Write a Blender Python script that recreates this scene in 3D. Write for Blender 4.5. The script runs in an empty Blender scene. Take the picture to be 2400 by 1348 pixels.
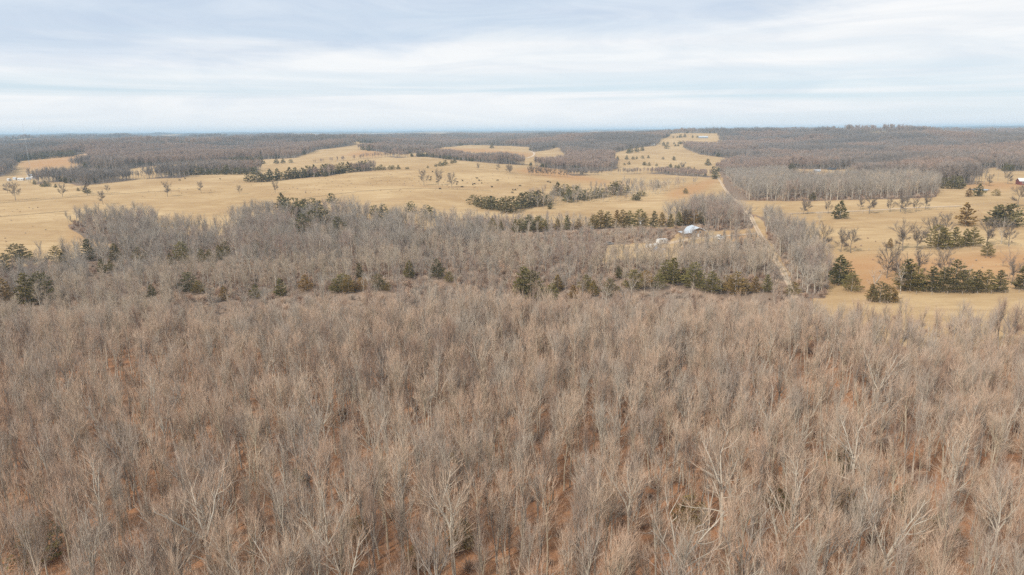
import bpy, math, random
import numpy as np
from mathutils import Vector, Matrix

# ------------------------------------------------------------------ camera, world, sun, exposure
SC = bpy.context.scene
COL = SC.collection
CAM_Z = 55.0
F_PX, CU, CV = 1600.0, 1200.0, 674.0          # photograph is 2400 x 1348
PITCH, ROLL = math.radians(12.92), math.radians(0.48)
FWD = np.array([0.0, math.cos(PITCH), -math.sin(PITCH)])
_r0 = np.array([1.0, 0, 0]); _u0 = np.array([0.0, math.sin(PITCH), math.cos(PITCH)])
RGT = _r0*math.cos(ROLL) - _u0*math.sin(ROLL)
UPV = _u0*math.cos(ROLL) + _r0*math.sin(ROLL)
cam_d = bpy.data.cameras.new('camera'); cam = bpy.data.objects.new('camera', cam_d); COL.objects.link(cam)
cam_d.sensor_width = 36.0; cam_d.lens = 36.0*F_PX/2400.0; cam_d.clip_start = 0.5; cam_d.clip_end = 90000.0
cam.matrix_world = Matrix(((RGT[0], UPV[0], -FWD[0], 0), (RGT[1], UPV[1], -FWD[1], 0), (RGT[2], UPV[2], -FWD[2], CAM_Z), (0, 0, 0, 1)))
SC.camera = cam

SUN_EL, SUN_AZ = math.radians(40), math.radians(-138)    # azimuth from the view direction (+Y), negative = left; thin overcast
sd = bpy.data.lights.new('sun', 'SUN'); so = bpy.data.objects.new('sun', sd); COL.objects.link(so)
sd.energy = 3.6; sd.angle = math.radians(5); sd.color = (1.0, 0.93, 0.82)
_sv = Vector((math.sin(SUN_AZ)*math.cos(SUN_EL), math.cos(SUN_AZ)*math.cos(SUN_EL), math.sin(SUN_EL)))
so.rotation_euler = _sv.to_track_quat('Z', 'Y').to_euler()

def N(nt, kind, **kw):
    n = nt.nodes.new(kind)
    for k, v in kw.items():
        if k == 'inp':
            for i, x in v.items():
                if isinstance(x, bpy.types.NodeSocket): nt.links.new(x, n.inputs[i])
                else: n.inputs[i].default_value = x
        else: setattr(n, k, v)
    return n
def mixc(nt, fac, a, b):
    n = nt.nodes.new('ShaderNodeMix'); n.data_type = 'RGBA'
    for s, x in ((n.inputs[0], fac), (n.inputs[6], a), (n.inputs[7], b)):
        if isinstance(x, bpy.types.NodeSocket): nt.links.new(x, s)
        else: s.default_value = (*x, 1) if isinstance(x, tuple) and len(x) == 3 else x
    return n.outputs[2]
def ramp(nt, fac, stops, interp='LINEAR'):
    n = nt.nodes.new('ShaderNodeValToRGB'); n.color_ramp.interpolation = interp
    e = n.color_ramp.elements
    while len(e) < len(stops): e.new(0.5)
    for k, (p, c) in enumerate(stops):
        e[k].position = p; e[k].color = (c, c, c, 1) if not isinstance(c, tuple) else (*c, 1)
    nt.links.new(fac, n.inputs[0]); return n.outputs[0]
def math_(nt, op, a, b=None, c=None, clamp=False):
    n = nt.nodes.new('ShaderNodeMath'); n.operation = op; n.use_clamp = clamp
    for k, x in enumerate((a, b, c)):
        if x is None: continue
        if isinstance(x, bpy.types.NodeSocket): nt.links.new(x, n.inputs[k])
        else: n.inputs[k].default_value = x
    return n.outputs[0]
def noise(nt, vec, scale, detail=4, rough=0.55, dist=0.0):
    n = N(nt, 'ShaderNodeTexNoise', inp={'Scale': scale, 'Detail': detail, 'Roughness': rough, 'Distortion': dist})
    if vec is not None: nt.links.new(vec, n.inputs['Vector'])
    return n.outputs['Fac']

W = bpy.data.worlds.new('World'); SC.world = W; W.use_nodes = True
wt = W.node_tree; wt.nodes.clear()
sky = N(wt, 'ShaderNodeTexSky', sky_type='NISHITA', sun_disc=False, sun_elevation=SUN_EL, sun_rotation=SUN_AZ, altitude=300, air_density=1.0, dust_density=1.0, ozone_density=1.5)
tc = N(wt, 'ShaderNodeTexCoord'); sep = N(wt, 'ShaderNodeSeparateXYZ', inp={0: tc.outputs['Generated']})
Z = math_(wt, 'MAXIMUM', sep.outputs[2], 0.0)
azi = math_(wt, 'ARCTAN2', sep.outputs[0], sep.outputs[1])
def band(sx, sz, off): return N(wt, 'ShaderNodeCombineXYZ', inp={0: math_(wt, 'MULTIPLY', azi, sx), 1: math_(wt, 'MULTIPLY', Z, sz), 2: off}).outputs[0]
nA = noise(wt, band(1.0, 5.0, 1.7), 1.9, 7, 0.55, 0.9)            # shape of the grey bank
nB = noise(wt, band(1.0, 6.5, 5.2), 3.4, 8, 0.6, 1.4)          # cloud texture
nC = noise(wt, band(0.8, 26.0, 9.1), 1.6, 5, 0.5, 0.4)           # thin streaks of open sky
white = mixc(wt, ramp(wt, nB, [(0.32, 0.0), (0.62, 1.0)]), (8.2, 8.7, 9.25), (9.9, 9.95, 10.0))
grey = mixc(wt, ramp(wt, nB, [(0.3, 0.0), (0.7, 1.0)]), (5.2, 6.4, 8.1), (6.7, 7.7, 8.95))
openc = mixc(wt, 0.8, sky.outputs[0], (6.7, 8.3, 9.5))
edge = math_(wt, 'ADD', math_(wt, 'ADD', Z, math_(wt, 'MULTIPLY', math_(wt, 'SUBTRACT', nA, 0.5), 0.17)), math_(wt, 'MULTIPLY', math_(wt, 'SINE', math_(wt, 'ADD', azi, 0.25)), -0.045))
bank = ramp(wt, edge, [(0.090, 0.0), (0.135, 0.8), (0.21, 0.85), (0.33, 0.45)], 'EASE')
c = mixc(wt, bank, white, grey)
gapf = math_(wt, 'MULTIPLY', ramp(wt, nC, [(0.46, 0.0), (0.62, 0.9)]), ramp(wt, Z, [(0.0, 0.25), (0.03, 1.0), (0.055, 0.9), (0.085, 0.15), (0.2, 0.25)]))
c = mixc(wt, gapf, c, openc)
final = mixc(wt, ramp(wt, Z, [(0.0, 0.75), (0.025, 0.35), (0.05, 0.0)]), c, (8.8, 9.15, 9.45))
bg = N(wt, 'ShaderNodeBackground', inp={0: final, 1: 0.086})
wo = N(wt, 'ShaderNodeOutputWorld', inp={0: bg.outputs[0]})

vs = SC.view_settings; vs.view_transform = 'Standard'; vs.look = 'None'; vs.gamma = 1.0; vs.use_curve_mapping = False
vs.exposure = 0.2
SC.cycles.max_bounces = 3; SC.cycles.diffuse_bounces = 2; SC.cycles.glossy_bounces = 2; SC.cycles.transmission_bounces = 2
SC.cycles.volume_bounces = 1; SC.cycles.sample_clamp_indirect = 2.0; SC.cycles.sample_clamp_direct = 8.0; SC.cycles.use_denoising = False
SC.cycles.use_adaptive_sampling = False

# ------------------------------------------------------------------ terrain
def eye_row(u): return CV - F_PX*math.tan(PITCH) - (u-CU)*math.tan(ROLL)
def pix_dir(u, v):
    d = FWD*F_PX + RGT*(u-CU) - UPV*(v-CV)
    return d/np.linalg.norm(d)
RNG = np.random.default_rng(7)
class VNoise:
    def __init__(s, seed): s.t = np.random.default_rng(seed).random((256, 256))
    def __call__(s, x, y):
        xi = np.floor(x).astype(int); yi = np.floor(y).astype(int); fx = x-xi; fy = y-yi
        fx = fx*fx*(3-2*fx); fy = fy*fy*(3-2*fy); t = s.t
        a = t[xi % 256, yi % 256]; b = t[(xi+1) % 256, yi % 256]; c = t[xi % 256, (yi+1) % 256]; d = t[(xi+1) % 256, (yi+1) % 256]
        return (a*(1-fx)+b*fx)*(1-fy)+(c*(1-fx)+d*fx)*fy
    def fbm(s, x, y, o=4):
        r = 0.0; a = 0.5; n = 0.0
        for k in range(o): r = r+a*s(x*2**k+17.3*k, y*2**k+5.1*k); n += a; a *= 0.5
        return r/n
VN = VNoise(3)

CP = []                                            # control points: azimuth, ln r, z
def cp_z(u, v, z):
    d = pix_dir(u, v); h = math.hypot(d[0], d[1]); r = (CAM_Z-z)*h/(-d[2])
    CP.append((math.atan2(d[0], d[1]), math.log(r), z))
def cp_d(u, v, r):
    d = pix_dir(u, v); h = math.hypot(d[0], d[1])
    CP.append((math.atan2(d[0], d[1]), math.log(r), CAM_Z + d[2]/h*r))
def cp_h(u, r, z):
    d = pix_dir(u, 400); CP.append((math.atan2(d[0], d[1]), math.log(r), z))
for u in (-300, 300, 900, 1500, 2000, 2700):
    for v in (1348, 1000, 830): cp_z(u, v, 0.0)
for a in (-170, -120, -75, 75, 120, 170):
    for r, z in ((40, 0), (160, 0), (600, 2), (2000, 8), (6000, 20), (20000, 25)): CP.append((math.radians(a), math.log(r), z))
for t in """0,690,-6 600,690,-7 1200,690,-7 1700,690,-5 2000,700,-3 2400,700,-2 0,630,-7 300,625,-5 600,640,-3 900,640,-1 1200,640,-2 1500,640,-2
1800,640,-3 2100,640,-1 2400,640,0 600,600,-2 900,580,0 1200,560,1 1500,570,1 300,590,-6 500,570,-6 850,555,-5 1100,535,-4 1300,525,-2 1600,530,2
2000,560,2 2400,560,3 0,590,-3 0,540,0 0,490,2 0,450,3 200,530,-1 300,560,-4 400,500,1 400,450,5 400,415,8 200,430,5 600,500,1 600,450,5 600,415,9
800,470,3 800,430,8 800,400,12 1000,480,1 1000,430,7 1000,395,13 1060,382,15 1200,480,-2 1200,440,4 1200,400,11 1400,480,-3 1400,455,-1 1400,425,5
1500,440,0 1600,450,-1 1560,480,-2 1750,470,-1 1850,490,3 2000,500,4 2200,490,5 2400,480,6 2000,462,6 2200,455,7 2400,450,7 100,420,0""".split():
    cp_z(*map(float, t.split(',')))
for t in """100,385,1350 150,370,1500 100,350,1900 200,340,2600 400,385,1150 450,350,1900 500,337,2600 700,375,1150 760,365,1250 800,348,1450 750,330,2200
950,365,1300 1000,345,1700 1000,332,2300 1000,322,3000 1100,374,1150 1200,370,1250 1200,350,1700 1200,332,2400 1330,400,1050 1400,390,1100 1430,370,1300
1500,340,1800 1540,320,2200 1400,330,1900 1650,400,1080 1600,375,1300 1600,350,1600 1650,330,1950 1650,322,2200 1800,400,1050 1850,388,1150 2000,402,900
2000,382,1150 2000,350,1600 2000,325,2100 2000,316,2500 2300,420,760 2300,395,1000 2300,350,1600 2300,325,2300 2300,318,2700 2400,330,2000""".split():
    cp_d(*map(float, t.split(',')))
for t in "600,1040,5 300,1000,3 800,1080,9 600,1500,10 1000,1090,9 -200,1500,8 2600,1500,8".split(): cp_h(*map(float, t.split(',')))
for u in range(-300, 2800, 300):
    for r, z in ((4500, 20), (8000, 16), (14000, 20), (25000, 25)): cp_h(u, r, z)
CP = np.array(CP)
KA, KS = 1/0.22, 1.7
P = np.stack([CP[:, 0]*KA, CP[:, 1]*KS], 1)
def tps(q, p):
    d2 = (q[:, None, 0]-p[None, :, 0])**2 + (q[:, None, 1]-p[None, :, 1])**2
    return 0.5*d2*np.log(d2+1e-9)
n = len(P)
A = np.zeros((n+3, n+3)); A[:n, :n] = tps(P, P)+np.eye(n)*0.12; A[:n, n] = 1; A[:n, n+1:] = P; A[n, :n] = 1; A[n+1:, :n] = P.T
SOL = np.linalg.solve(A, np.concatenate([CP[:, 2], np.zeros(3)]))
def z_exact(x, y):
    r = np.hypot(x, y)+1e-6; az = np.arctan2(x, y); out = np.empty(len(x))
    rc = np.clip(r, 40, 25000)
    for i in range(0, len(x), 20000):
        q = np.stack([az[i:i+20000]*KA, np.log(rc[i:i+20000])*KS], 1)
        out[i:i+20000] = tps(q, P)@SOL[:n] + SOL[n] + q@SOL[n+1:]
    amp = 1.6*np.clip((r-150)/250, 0, 1)
    out += amp*(VN.fbm(x/90.0, y/90.0, 3)-0.5)
    roll = np.clip((r-1250)/900, 0, 1)*np.clip((r-900)/500, 0, 1); sidew = np.clip((np.degrees(az)-13)/6, 0, 1)+np.clip((-np.degrees(az)-10)/8, 0, 1); out += (24+32*sidew)*roll*(VN.fbm(x/380.0+4.4, y/380.0+1.9, 3)-0.5)
    far = np.clip((r-3600)/5000, 0, 1); far = far*far*(3-2*far)
    ridg = 1-np.abs(2*VN.fbm(x/5200+3.3, y/3600+8.1, 4)-1)
    out += far*(np.clip((ridg-0.55)/0.45, 0, 1)*34 + 24*(VN.fbm(x/1500, y/1500, 3)-0.45) + 6)
    return np.clip(out, -14, 90)
AZ = np.radians(np.concatenate([np.linspace(-180, -54, 40)[:-1], np.linspace(-54, 54, 681), np.linspace(54, 180, 40)[1:]]))
RR = np.concatenate([np.geomspace(3, 60, 14)[:-1], np.geomspace(60, 27000, 500)])
LR = np.log(RR)
GA, GR = np.meshgrid(AZ, RR)
GX, GY = (GR*np.sin(GA)).ravel(), (GR*np.cos(GA)).ravel()
GZ = z_exact(GX, GY); ZG = GZ.reshape(GA.shape)
def zt(x, y):
    x = np.asarray(x, float); y = np.asarray(y, float)
    ia = np.interp(np.arctan2(x, y), AZ, np.arange(len(AZ))); ir = np.interp(np.log(np.hypot(x, y)+1e-9), LR, np.arange(len(RR)))
    a0 = np.clip(ia.astype(int), 0, len(AZ)-2); r0 = np.clip(ir.astype(int), 0, len(RR)-2); fa = ia-a0; fr = ir-r0
    return (ZG[r0, a0]*(1-fa)+ZG[r0, a0+1]*fa)*(1-fr)+(ZG[r0+1, a0]*(1-fa)+ZG[r0+1, a0+1]*fa)*fr
def unproj(u, v, h=0.0, rmax=24000.0):
    """where the ray through photograph pixel (u, v) first meets the ground raised by h"""
    d = pix_dir(u, v); hh = math.hypot(d[0], d[1])
    r = np.geomspace(30, rmax, 5000); x, y = d[0]/hh*r, d[1]/hh*r
    below = (CAM_Z + d[2]/hh*r) <= zt(x, y)+h
    k = int(np.argmax(below)) if below.any() else len(r)-1
    lo, hi = r[max(k-1, 0)], r[k]
    for _ in range(14):
        m = 0.5*(lo+hi); X, Y = d[0]/hh*m, d[1]/hh*m
        if CAM_Z+d[2]/hh*m <= float(zt(X, Y))+h: hi = m
        else: lo = m
    X, Y = d[0]/hh*hi, d[1]/hh*hi
    return float(X), float(Y), float(zt(X, Y))
def inpoly(x, y, poly):
    ins = np.zeros(len(x), bool); px_, py_ = poly[:, 0], poly[:, 1]; j = len(poly)-1
    for i in range(len(poly)):
        c = ((py_[i] > y) != (py_[j] > y))
        with np.errstate(divide='ignore', invalid='ignore'):
            xi = (px_[j]-px_[i])*(y-py_[i])/(py_[j]-py_[i])+px_[i]
        ins ^= c & (x < xi); j = i
    return ins
def poly_px(s, htree=14.0):
    """'u,v' = on the ground, 'u,vt' = on the tree tops"""
    out = []
    for t in s.split():
        u, v = t.split(',')
        top = v.endswith('t'); X, Y, Z = unproj(float(u), float(v.rstrip('t')), htree if top else 0.0)
        out.append((X, Y))
    return np.array(out)
def line_px(s): return np.array([unproj(*map(float, t.split(','))) for t in s.split()])

# ------------------------------------------------------------------ land cover read off the photograph
WOODS = {   # name: (outline, tree height, spacing, level of detail)
 'near':   ("-900,2400 3300,2400 2900,730t 2400,718t 2150,722t 2000,712t 1850,705t 1650,706t 1450,712t 1200,716t 900,718t 650,722t 400,722t 150,735t -300,760t", 10.8, 5.0),
 'mid':    ("-300,920 400,900 1200,880 1850,860 1900,735 1905,705 1880,690 1845,640 1800,600 1745,575t 1690,570t 1600,578t 1560,610 1430,612 1405,575t 1300,548t 1100,556t 850,580t 600,596t 350,626t 200,645t 0,655t -300,675t", 9.5, 4.8),
 'fold':   ("1095,508 1200,522 1400,532 1560,535 1655,530 1655,548 1590,560 1560,570 1425,574 1400,640 1160,640 1095,570", 8, 4.8),
 'hollow': ("400,900 1200,880 1860,860 1905,735 1905,705 1880,690 1850,668 1700,650 1500,662 1300,655 1100,660 900,668 700,682 420,700", 8, 4.9),
 'creek':  ("-300,655 0,632 150,612 250,585 275,578 200,555 160,535 155,482t 250,476t 345,470t 385,505t 480,512t 530,505t 560,472t 640,462t 800,470t 930,478t 1000,495t 1060,490t 1130,500t 1160,600 1300,690 1000,690 650,700 150,720 -300,740", 11.5, 5.4),
 'yard':   ("1575,645 1770,645 1800,600 1785,562 1700,574 1600,572", 8, 5.0),
 'road':   ("1560,522 1640,545 1765,535 1765,500 1715,475 1700,455t 1640,452t 1590,470t 1560,490t", 12, 5.2),
 'verge':  ("1790,520 1800,560 1850,640 1885,700 1935,700 1945,650 1915,600 1880,550 1850,505t 1800,470t 1720,450t 1700,455", 11, 4.2),
 'brook':  ("1065,482 1110,500 1200,490 1290,492 1350,480 1480,470 1550,455 1640,425 1640,412t 1560,420t 1500,415t 1450,410t 1460,440 1400,450 1310,455 1270,455 1200,460t 1100,468t", 9, 8.5),
 'block':  ("1705,468 1850,472 1960,470 2100,467 2195,463 2200,450 2200,436 2100,428 2010,428 1930,434 1865,430 1835,408 1690,408", 12, 5.2),
}
FAR = {
 'east':   ("1690,410 1750,412 1835,408 1858,396 1990,398 2012,426 2100,428 2180,430 2210,436 2280,434 2280,400 2330,392 2360,402 2420,400 2700,400 2700,318t 2400,313t 2200,308t 2000,308t 1800,306t 1730,306t 1690,318 1700,335t 1640,335t 1600,345 1640,362 1720,373 1745,380 1700,392 1680,400", 13),
 'ridge':  ("1245,357 1310,345 1330,372 1300,388 1340,392 1410,390 1440,378 1430,362 1470,350 1540,341 1545,318t 1570,308t 1480,308t 1380,312t 1290,316t 1240,325t", 13),
 'strip':  ("905,367 1000,368 1050,374 1150,383 1240,388 1300,396 1420,402 1450,395 1440,385 1380,392 1320,378 1240,372t 1200,362t 1100,355t 1060,350t 1000,350t 930,355t", 11),
 'west':   ("-300,425 0,415 40,395 10,388 60,375 180,362 200,362 215,375 225,383 170,392 260,402 330,392 410,386 560,376 690,371 715,362 740,352 820,342 840,325t 760,324t 700,327t 560,332t 450,334t 300,336t 150,333t 0,326t -300,326t", 13),
 'grove':  ("90,425 150,428 185,436 300,424 400,412 600,404 610,396 480,398 420,392t 330,395t 200,393t 120,400t 80,408t", 12),
 'mound':  ("838,350 900,358 945,362 1040,352 1045,340t 1000,338t 900,332t 870,335t", 12),
 'back':   ("840,335 1050,345 1100,340 1240,345 1240,325t 1200,328t 1100,322t 950,322t 850,322t", 12),
 'hedge':  ("580,418 640,422 760,415 880,393 870,385t 800,388t 700,398t 620,405t", 8),
 'hedgeb': ("720,383 800,378 925,366 925,357t 860,362t 760,370t", 7),
 'river':  ("1330,408 1420,410 1560,402 1620,408 1690,415 1690,402t 1600,398t 1500,392t 1430,395t 1340,396t", 8),
}
CLEAR = "1490,590 1556,590 1572,581 1590,562 1660,562 1700,568 1790,556 1775,538 1640,542 1590,546 1565,572 1460,578"     # yard and drive
RUST = ["40,382 180,362 200,362 222,380 160,392 60,400", "1570,470 1640,455 1690,418 1660,420 1560,450", "160,540 275,580 250,585 170,560",
        "1000,345 1150,350 1260,362 1230,368 1060,352", "900,358 850,352 800,365 880,370", "1960,600 2150,600 2400,585 2500,640 2400,665 2150,665 2030,690 1960,640",
        "1690,545 1790,548 1800,575 1690,580", "2200,432 2450,428 2450,442 2300,445", "1870,408 1960,410 2000,425 1900,425", "1340,420 1420,425 1500,435 1380,428",
        "1280,385 1200,400 1330,425 1420,425"]
ROADS = {}
def ribbon(pts, width, lift):
    """strip draped over the ground along world points"""
    p = np.asarray(pts)[:, :2]; seg = [p[0]]
    for a, b in zip(p[:-1], p[1:]):
        k = max(2, int(np.linalg.norm(b-a)/4)); seg += [a+(b-a)*t for t in np.linspace(0, 1, k+1)[1:]]
    p = np.array(seg)
    for _ in range(6): p[1:-1] = 0.25*p[:-2]+0.5*p[1:-1]+0.25*p[2:]
    t = np.gradient(p, axis=0); t /= np.linalg.norm(t, axis=1)[:, None]+1e-9; nrm = np.stack([-t[:, 1], t[:, 0]], 1)
    jit = 1+0.25*(VN(p[:, 0]/9, p[:, 1]/9)-0.5)
    cols = [p+nrm*(o*width*jit)[:, None] for o in (-0.5, -0.17, 0.17, 0.5)]
    v = np.concatenate([np.column_stack([c, zt(c[:, 0], c[:, 1])+lift-(0.06 if k in (0, 3) else 0)]) for k, c in enumerate(cols)])
    m = len(p); f = [(k*m+i, k*m+i+1, (k+1)*m+i+1, (k+1)*m+i) for k in range(3) for i in range(m-1)]
    return v, f, p
ROAD_PX = {
 'gravel_road':  ("1864,700 1850,668 1838,640 1815,605 1795,570 1780,548 1768,525 1758,505 1735,480 1715,462 1700,445 1688,425 1680,412 1676,403", 2.3),
 'driveway':     ("1778,547 1740,550 1690,553 1660,556 1615,560 1560,572", 3.2),
 'farm_track':   ("1846,501 1900,499 1960,497 2035,494 2110,489 2180,486 2250,483", 3.4),
 'dirt_road':    ("160,374 190,373 203,371 205,366 200,360 190,357", 6.0),
 'hill_track':   ("1235,371 1247,367 1253,362 1250,357 1240,353", 4.5),
 'cattle_path':  ("-60,481 0,476 80,470 150,464 220,458 300,453 420,447", 2.2),
 'cattle_track': ("-60,512 0,507 60,504 120,498 160,494", 1.6),
 'cattle_trail': ("660,472 760,458 860,447 960,442 1060,443 1150,447", 1.5),
 'farm_lane':    ("1868,405 1890,403 1915,402 1950,401 1985,403", 3.5),
}
ROAD_W = {}
for k, (s, w) in ROAD_PX.items(): ROAD_W[k] = ribbon(line_px(s), w, 0.12 if 'gravel' in k or k == 'driveway' else 0.2)
ROAD_PTS = np.concatenate([r[2] for r in ROAD_W.values()])
def off_road(x, y, d=4.5):
    ok = np.ones(len(x), bool)
    for i in range(0, len(ROAD_PTS)): ok &= (x-ROAD_PTS[i, 0])**2+(y-ROAD_PTS[i, 1])**2 > d*d
    return ok

POLY = {k: poly_px(v[0], v[1]) for k, v in WOODS.items()}
FPOLY = {k: poly_px(v[0], v[1]) for k, v in FAR.items()}
CPOLY = poly_px(CLEAR)
THIN = poly_px('1420,660 1575,660 1570,600 1435,600')          # open front of the yard

# ------------------------------------------------------------------ materials
def new_mat(name):
    m = bpy.data.materials.new(name); m.use_nodes = True; t = m.node_tree
    b = t.nodes['Principled BSDF']; b.inputs['Roughness'].default_value = 0.9; b.inputs['Specular IOR Level'].default_value = 0.15
    return m, t, b
def vary_mat(name, c1, c2, scale=1.5, rnd=0.0, c3=None, rough=0.9, spec=0.15, metal=0.0):
    m, t, b = new_mat(name)
    tcn = N(t, 'ShaderNodeTexCoord'); f = noise(t, tcn.outputs['Object'], scale, 4, 0.6)
    c = mixc(t, ramp(t, f, [(0.35, 0.0), (0.65, 1.0)]), c1, c2)
    if rnd:
        oi = N(t, 'ShaderNodeObjectInfo'); c = mixc(t, math_(t, 'MULTIPLY', oi.outputs['Random'], rnd), c, c3)
    t.links.new(c, b.inputs['Base Color']); b.inputs['Roughness'].default_value = rough; b.inputs['Specular IOR Level'].default_value = spec; b.inputs['Metallic'].default_value = metal
    return m
M = {}
M['bark'] = vary_mat('bark', (0.46, 0.385, 0.285), (0.27, 0.22, 0.165), 0.9, 0.8, (0.46, 0.39, 0.29))
M['bark_dark'] = vary_mat('bark_dark', (0.33, 0.285, 0.245), (0.24, 0.205, 0.175), 0.9, 0.7, (0.38, 0.335, 0.285))
M['bark_pale'] = vary_mat('bark_pale', (0.54, 0.485, 0.405), (0.40, 0.35, 0.285), 0.9, 0.6, (0.48, 0.42, 0.34))
M['twig'] = vary_mat('twig', (0.56, 0.39, 0.28), (0.485, 0.34, 0.245), 0.5, 0.9, (0.55, 0.425, 0.315))
M['twig_mid'] = vary_mat('twig_mid', (0.46, 0.355, 0.28), (0.38, 0.295, 0.24), 0.4, 0.9, (0.46, 0.39, 0.315))
M['twig_far'] = vary_mat('twig_far', (0.30, 0.24, 0.205), (0.245, 0.195, 0.17), 0.2, 0.9, (0.32, 0.265, 0.225))
M['twig_field'] = vary_mat('twig_field', (0.20, 0.16, 0.135), (0.155, 0.125, 0.105), 0.4, 0.9, (0.21, 0.175, 0.145))
M['bark_field'] = vary_mat('bark_field', (0.20, 0.17, 0.14), (0.14, 0.12, 0.10), 0.9, 0.6, (0.23, 0.195, 0.165))
M['twig_russet'] = vary_mat('twig_russet', (0.38, 0.24, 0.165), (0.31, 0.205, 0.15), 0.5, 0.8, (0.37, 0.275, 0.21))
M['cedar'] = vary_mat('cedar', (0.13, 0.12, 0.040), (0.185, 0.16, 0.056), 1.2, 0.7, (0.20, 0.145, 0.05))
M['cedar_dark'] = vary_mat('cedar_dark', (0.105, 0.098, 0.042), (0.15, 0.134, 0.058), 1.2, 0.7, (0.155, 0.118, 0.05))
M['cedar_bronze'] = vary_mat('cedar_bronze', (0.25, 0.17, 0.055), (0.17, 0.14, 0.05), 0.8, 0.7, (0.27, 0.15, 0.055))
M['gravel'] = vary_mat('gravel', (0.60, 0.46, 0.33), (0.48, 0.35, 0.245), 0.35)
M['red_dirt'] = vary_mat('red_dirt', (0.62, 0.43, 0.28), (0.52, 0.34, 0.21), 0.2)
M['track'] = vary_mat('track', (0.36, 0.245, 0.135), (0.44, 0.31, 0.17), 0.2)
M['verge'] = vary_mat('verge', (0.40, 0.29, 0.175), (0.48, 0.36, 0.23), 0.4)
M['metal'] = vary_mat('metal', (0.62, 0.66, 0.70), (0.50, 0.54, 0.58), 0.8, rough=0.45, spec=0.5, metal=0.3)
M['white'] = vary_mat('white', (0.66, 0.65, 0.63), (0.56, 0.55, 0.53), 0.7, rough=0.6)
M['brown'] = vary_mat('brown', (0.23, 0.16, 0.11), (0.30, 0.22, 0.15), 1.5)
M['tan'] = vary_mat('tan', (0.42, 0.33, 0.22), (0.36, 0.28, 0.19), 1.0)
M['red'] = vary_mat('red', (0.22, 0.07, 0.062), (0.17, 0.06, 0.055), 0.8)
M['dark'] = vary_mat('dark', (0.04, 0.042, 0.046), (0.07, 0.07, 0.075), 1.0, rough=0.6)
M['grey'] = vary_mat('grey', (0.28, 0.30, 0.32), (0.22, 0.235, 0.25), 0.8, rough=0.6)
M['blue'] = vary_mat('blue', (0.10, 0.19, 0.30), (0.13, 0.23, 0.34), 1.0, rough=0.5)
M['glass'] = vary_mat('glass', (0.03, 0.035, 0.04), (0.05, 0.055, 0.06), 1.0, rough=0.15, spec=0.6)
M['rubber'] = vary_mat('rubber', (0.02, 0.02, 0.02), (0.03, 0.03, 0.03), 3.0)
M['wood_pole'] = vary_mat('wood_pole', (0.36, 0.31, 0.26), (0.28, 0.24, 0.20), 2.0)
M['wire'] = vary_mat('wire', (0.25, 0.23, 0.21), (0.2, 0.18, 0.16), 1.0)
M['cow_black'] = vary_mat('cow_black', (0.018, 0.015, 0.014), (0.03, 0.024, 0.02), 1.0)
m, t, b = new_mat('pond_water'); b.inputs['Base Color'].default_value = (0.12, 0.14, 0.15, 1); b.inputs['Roughness'].default_value = 0.06; b.inputs['Specular IOR Level'].default_value = 0.5
M['water'] = m

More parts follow.
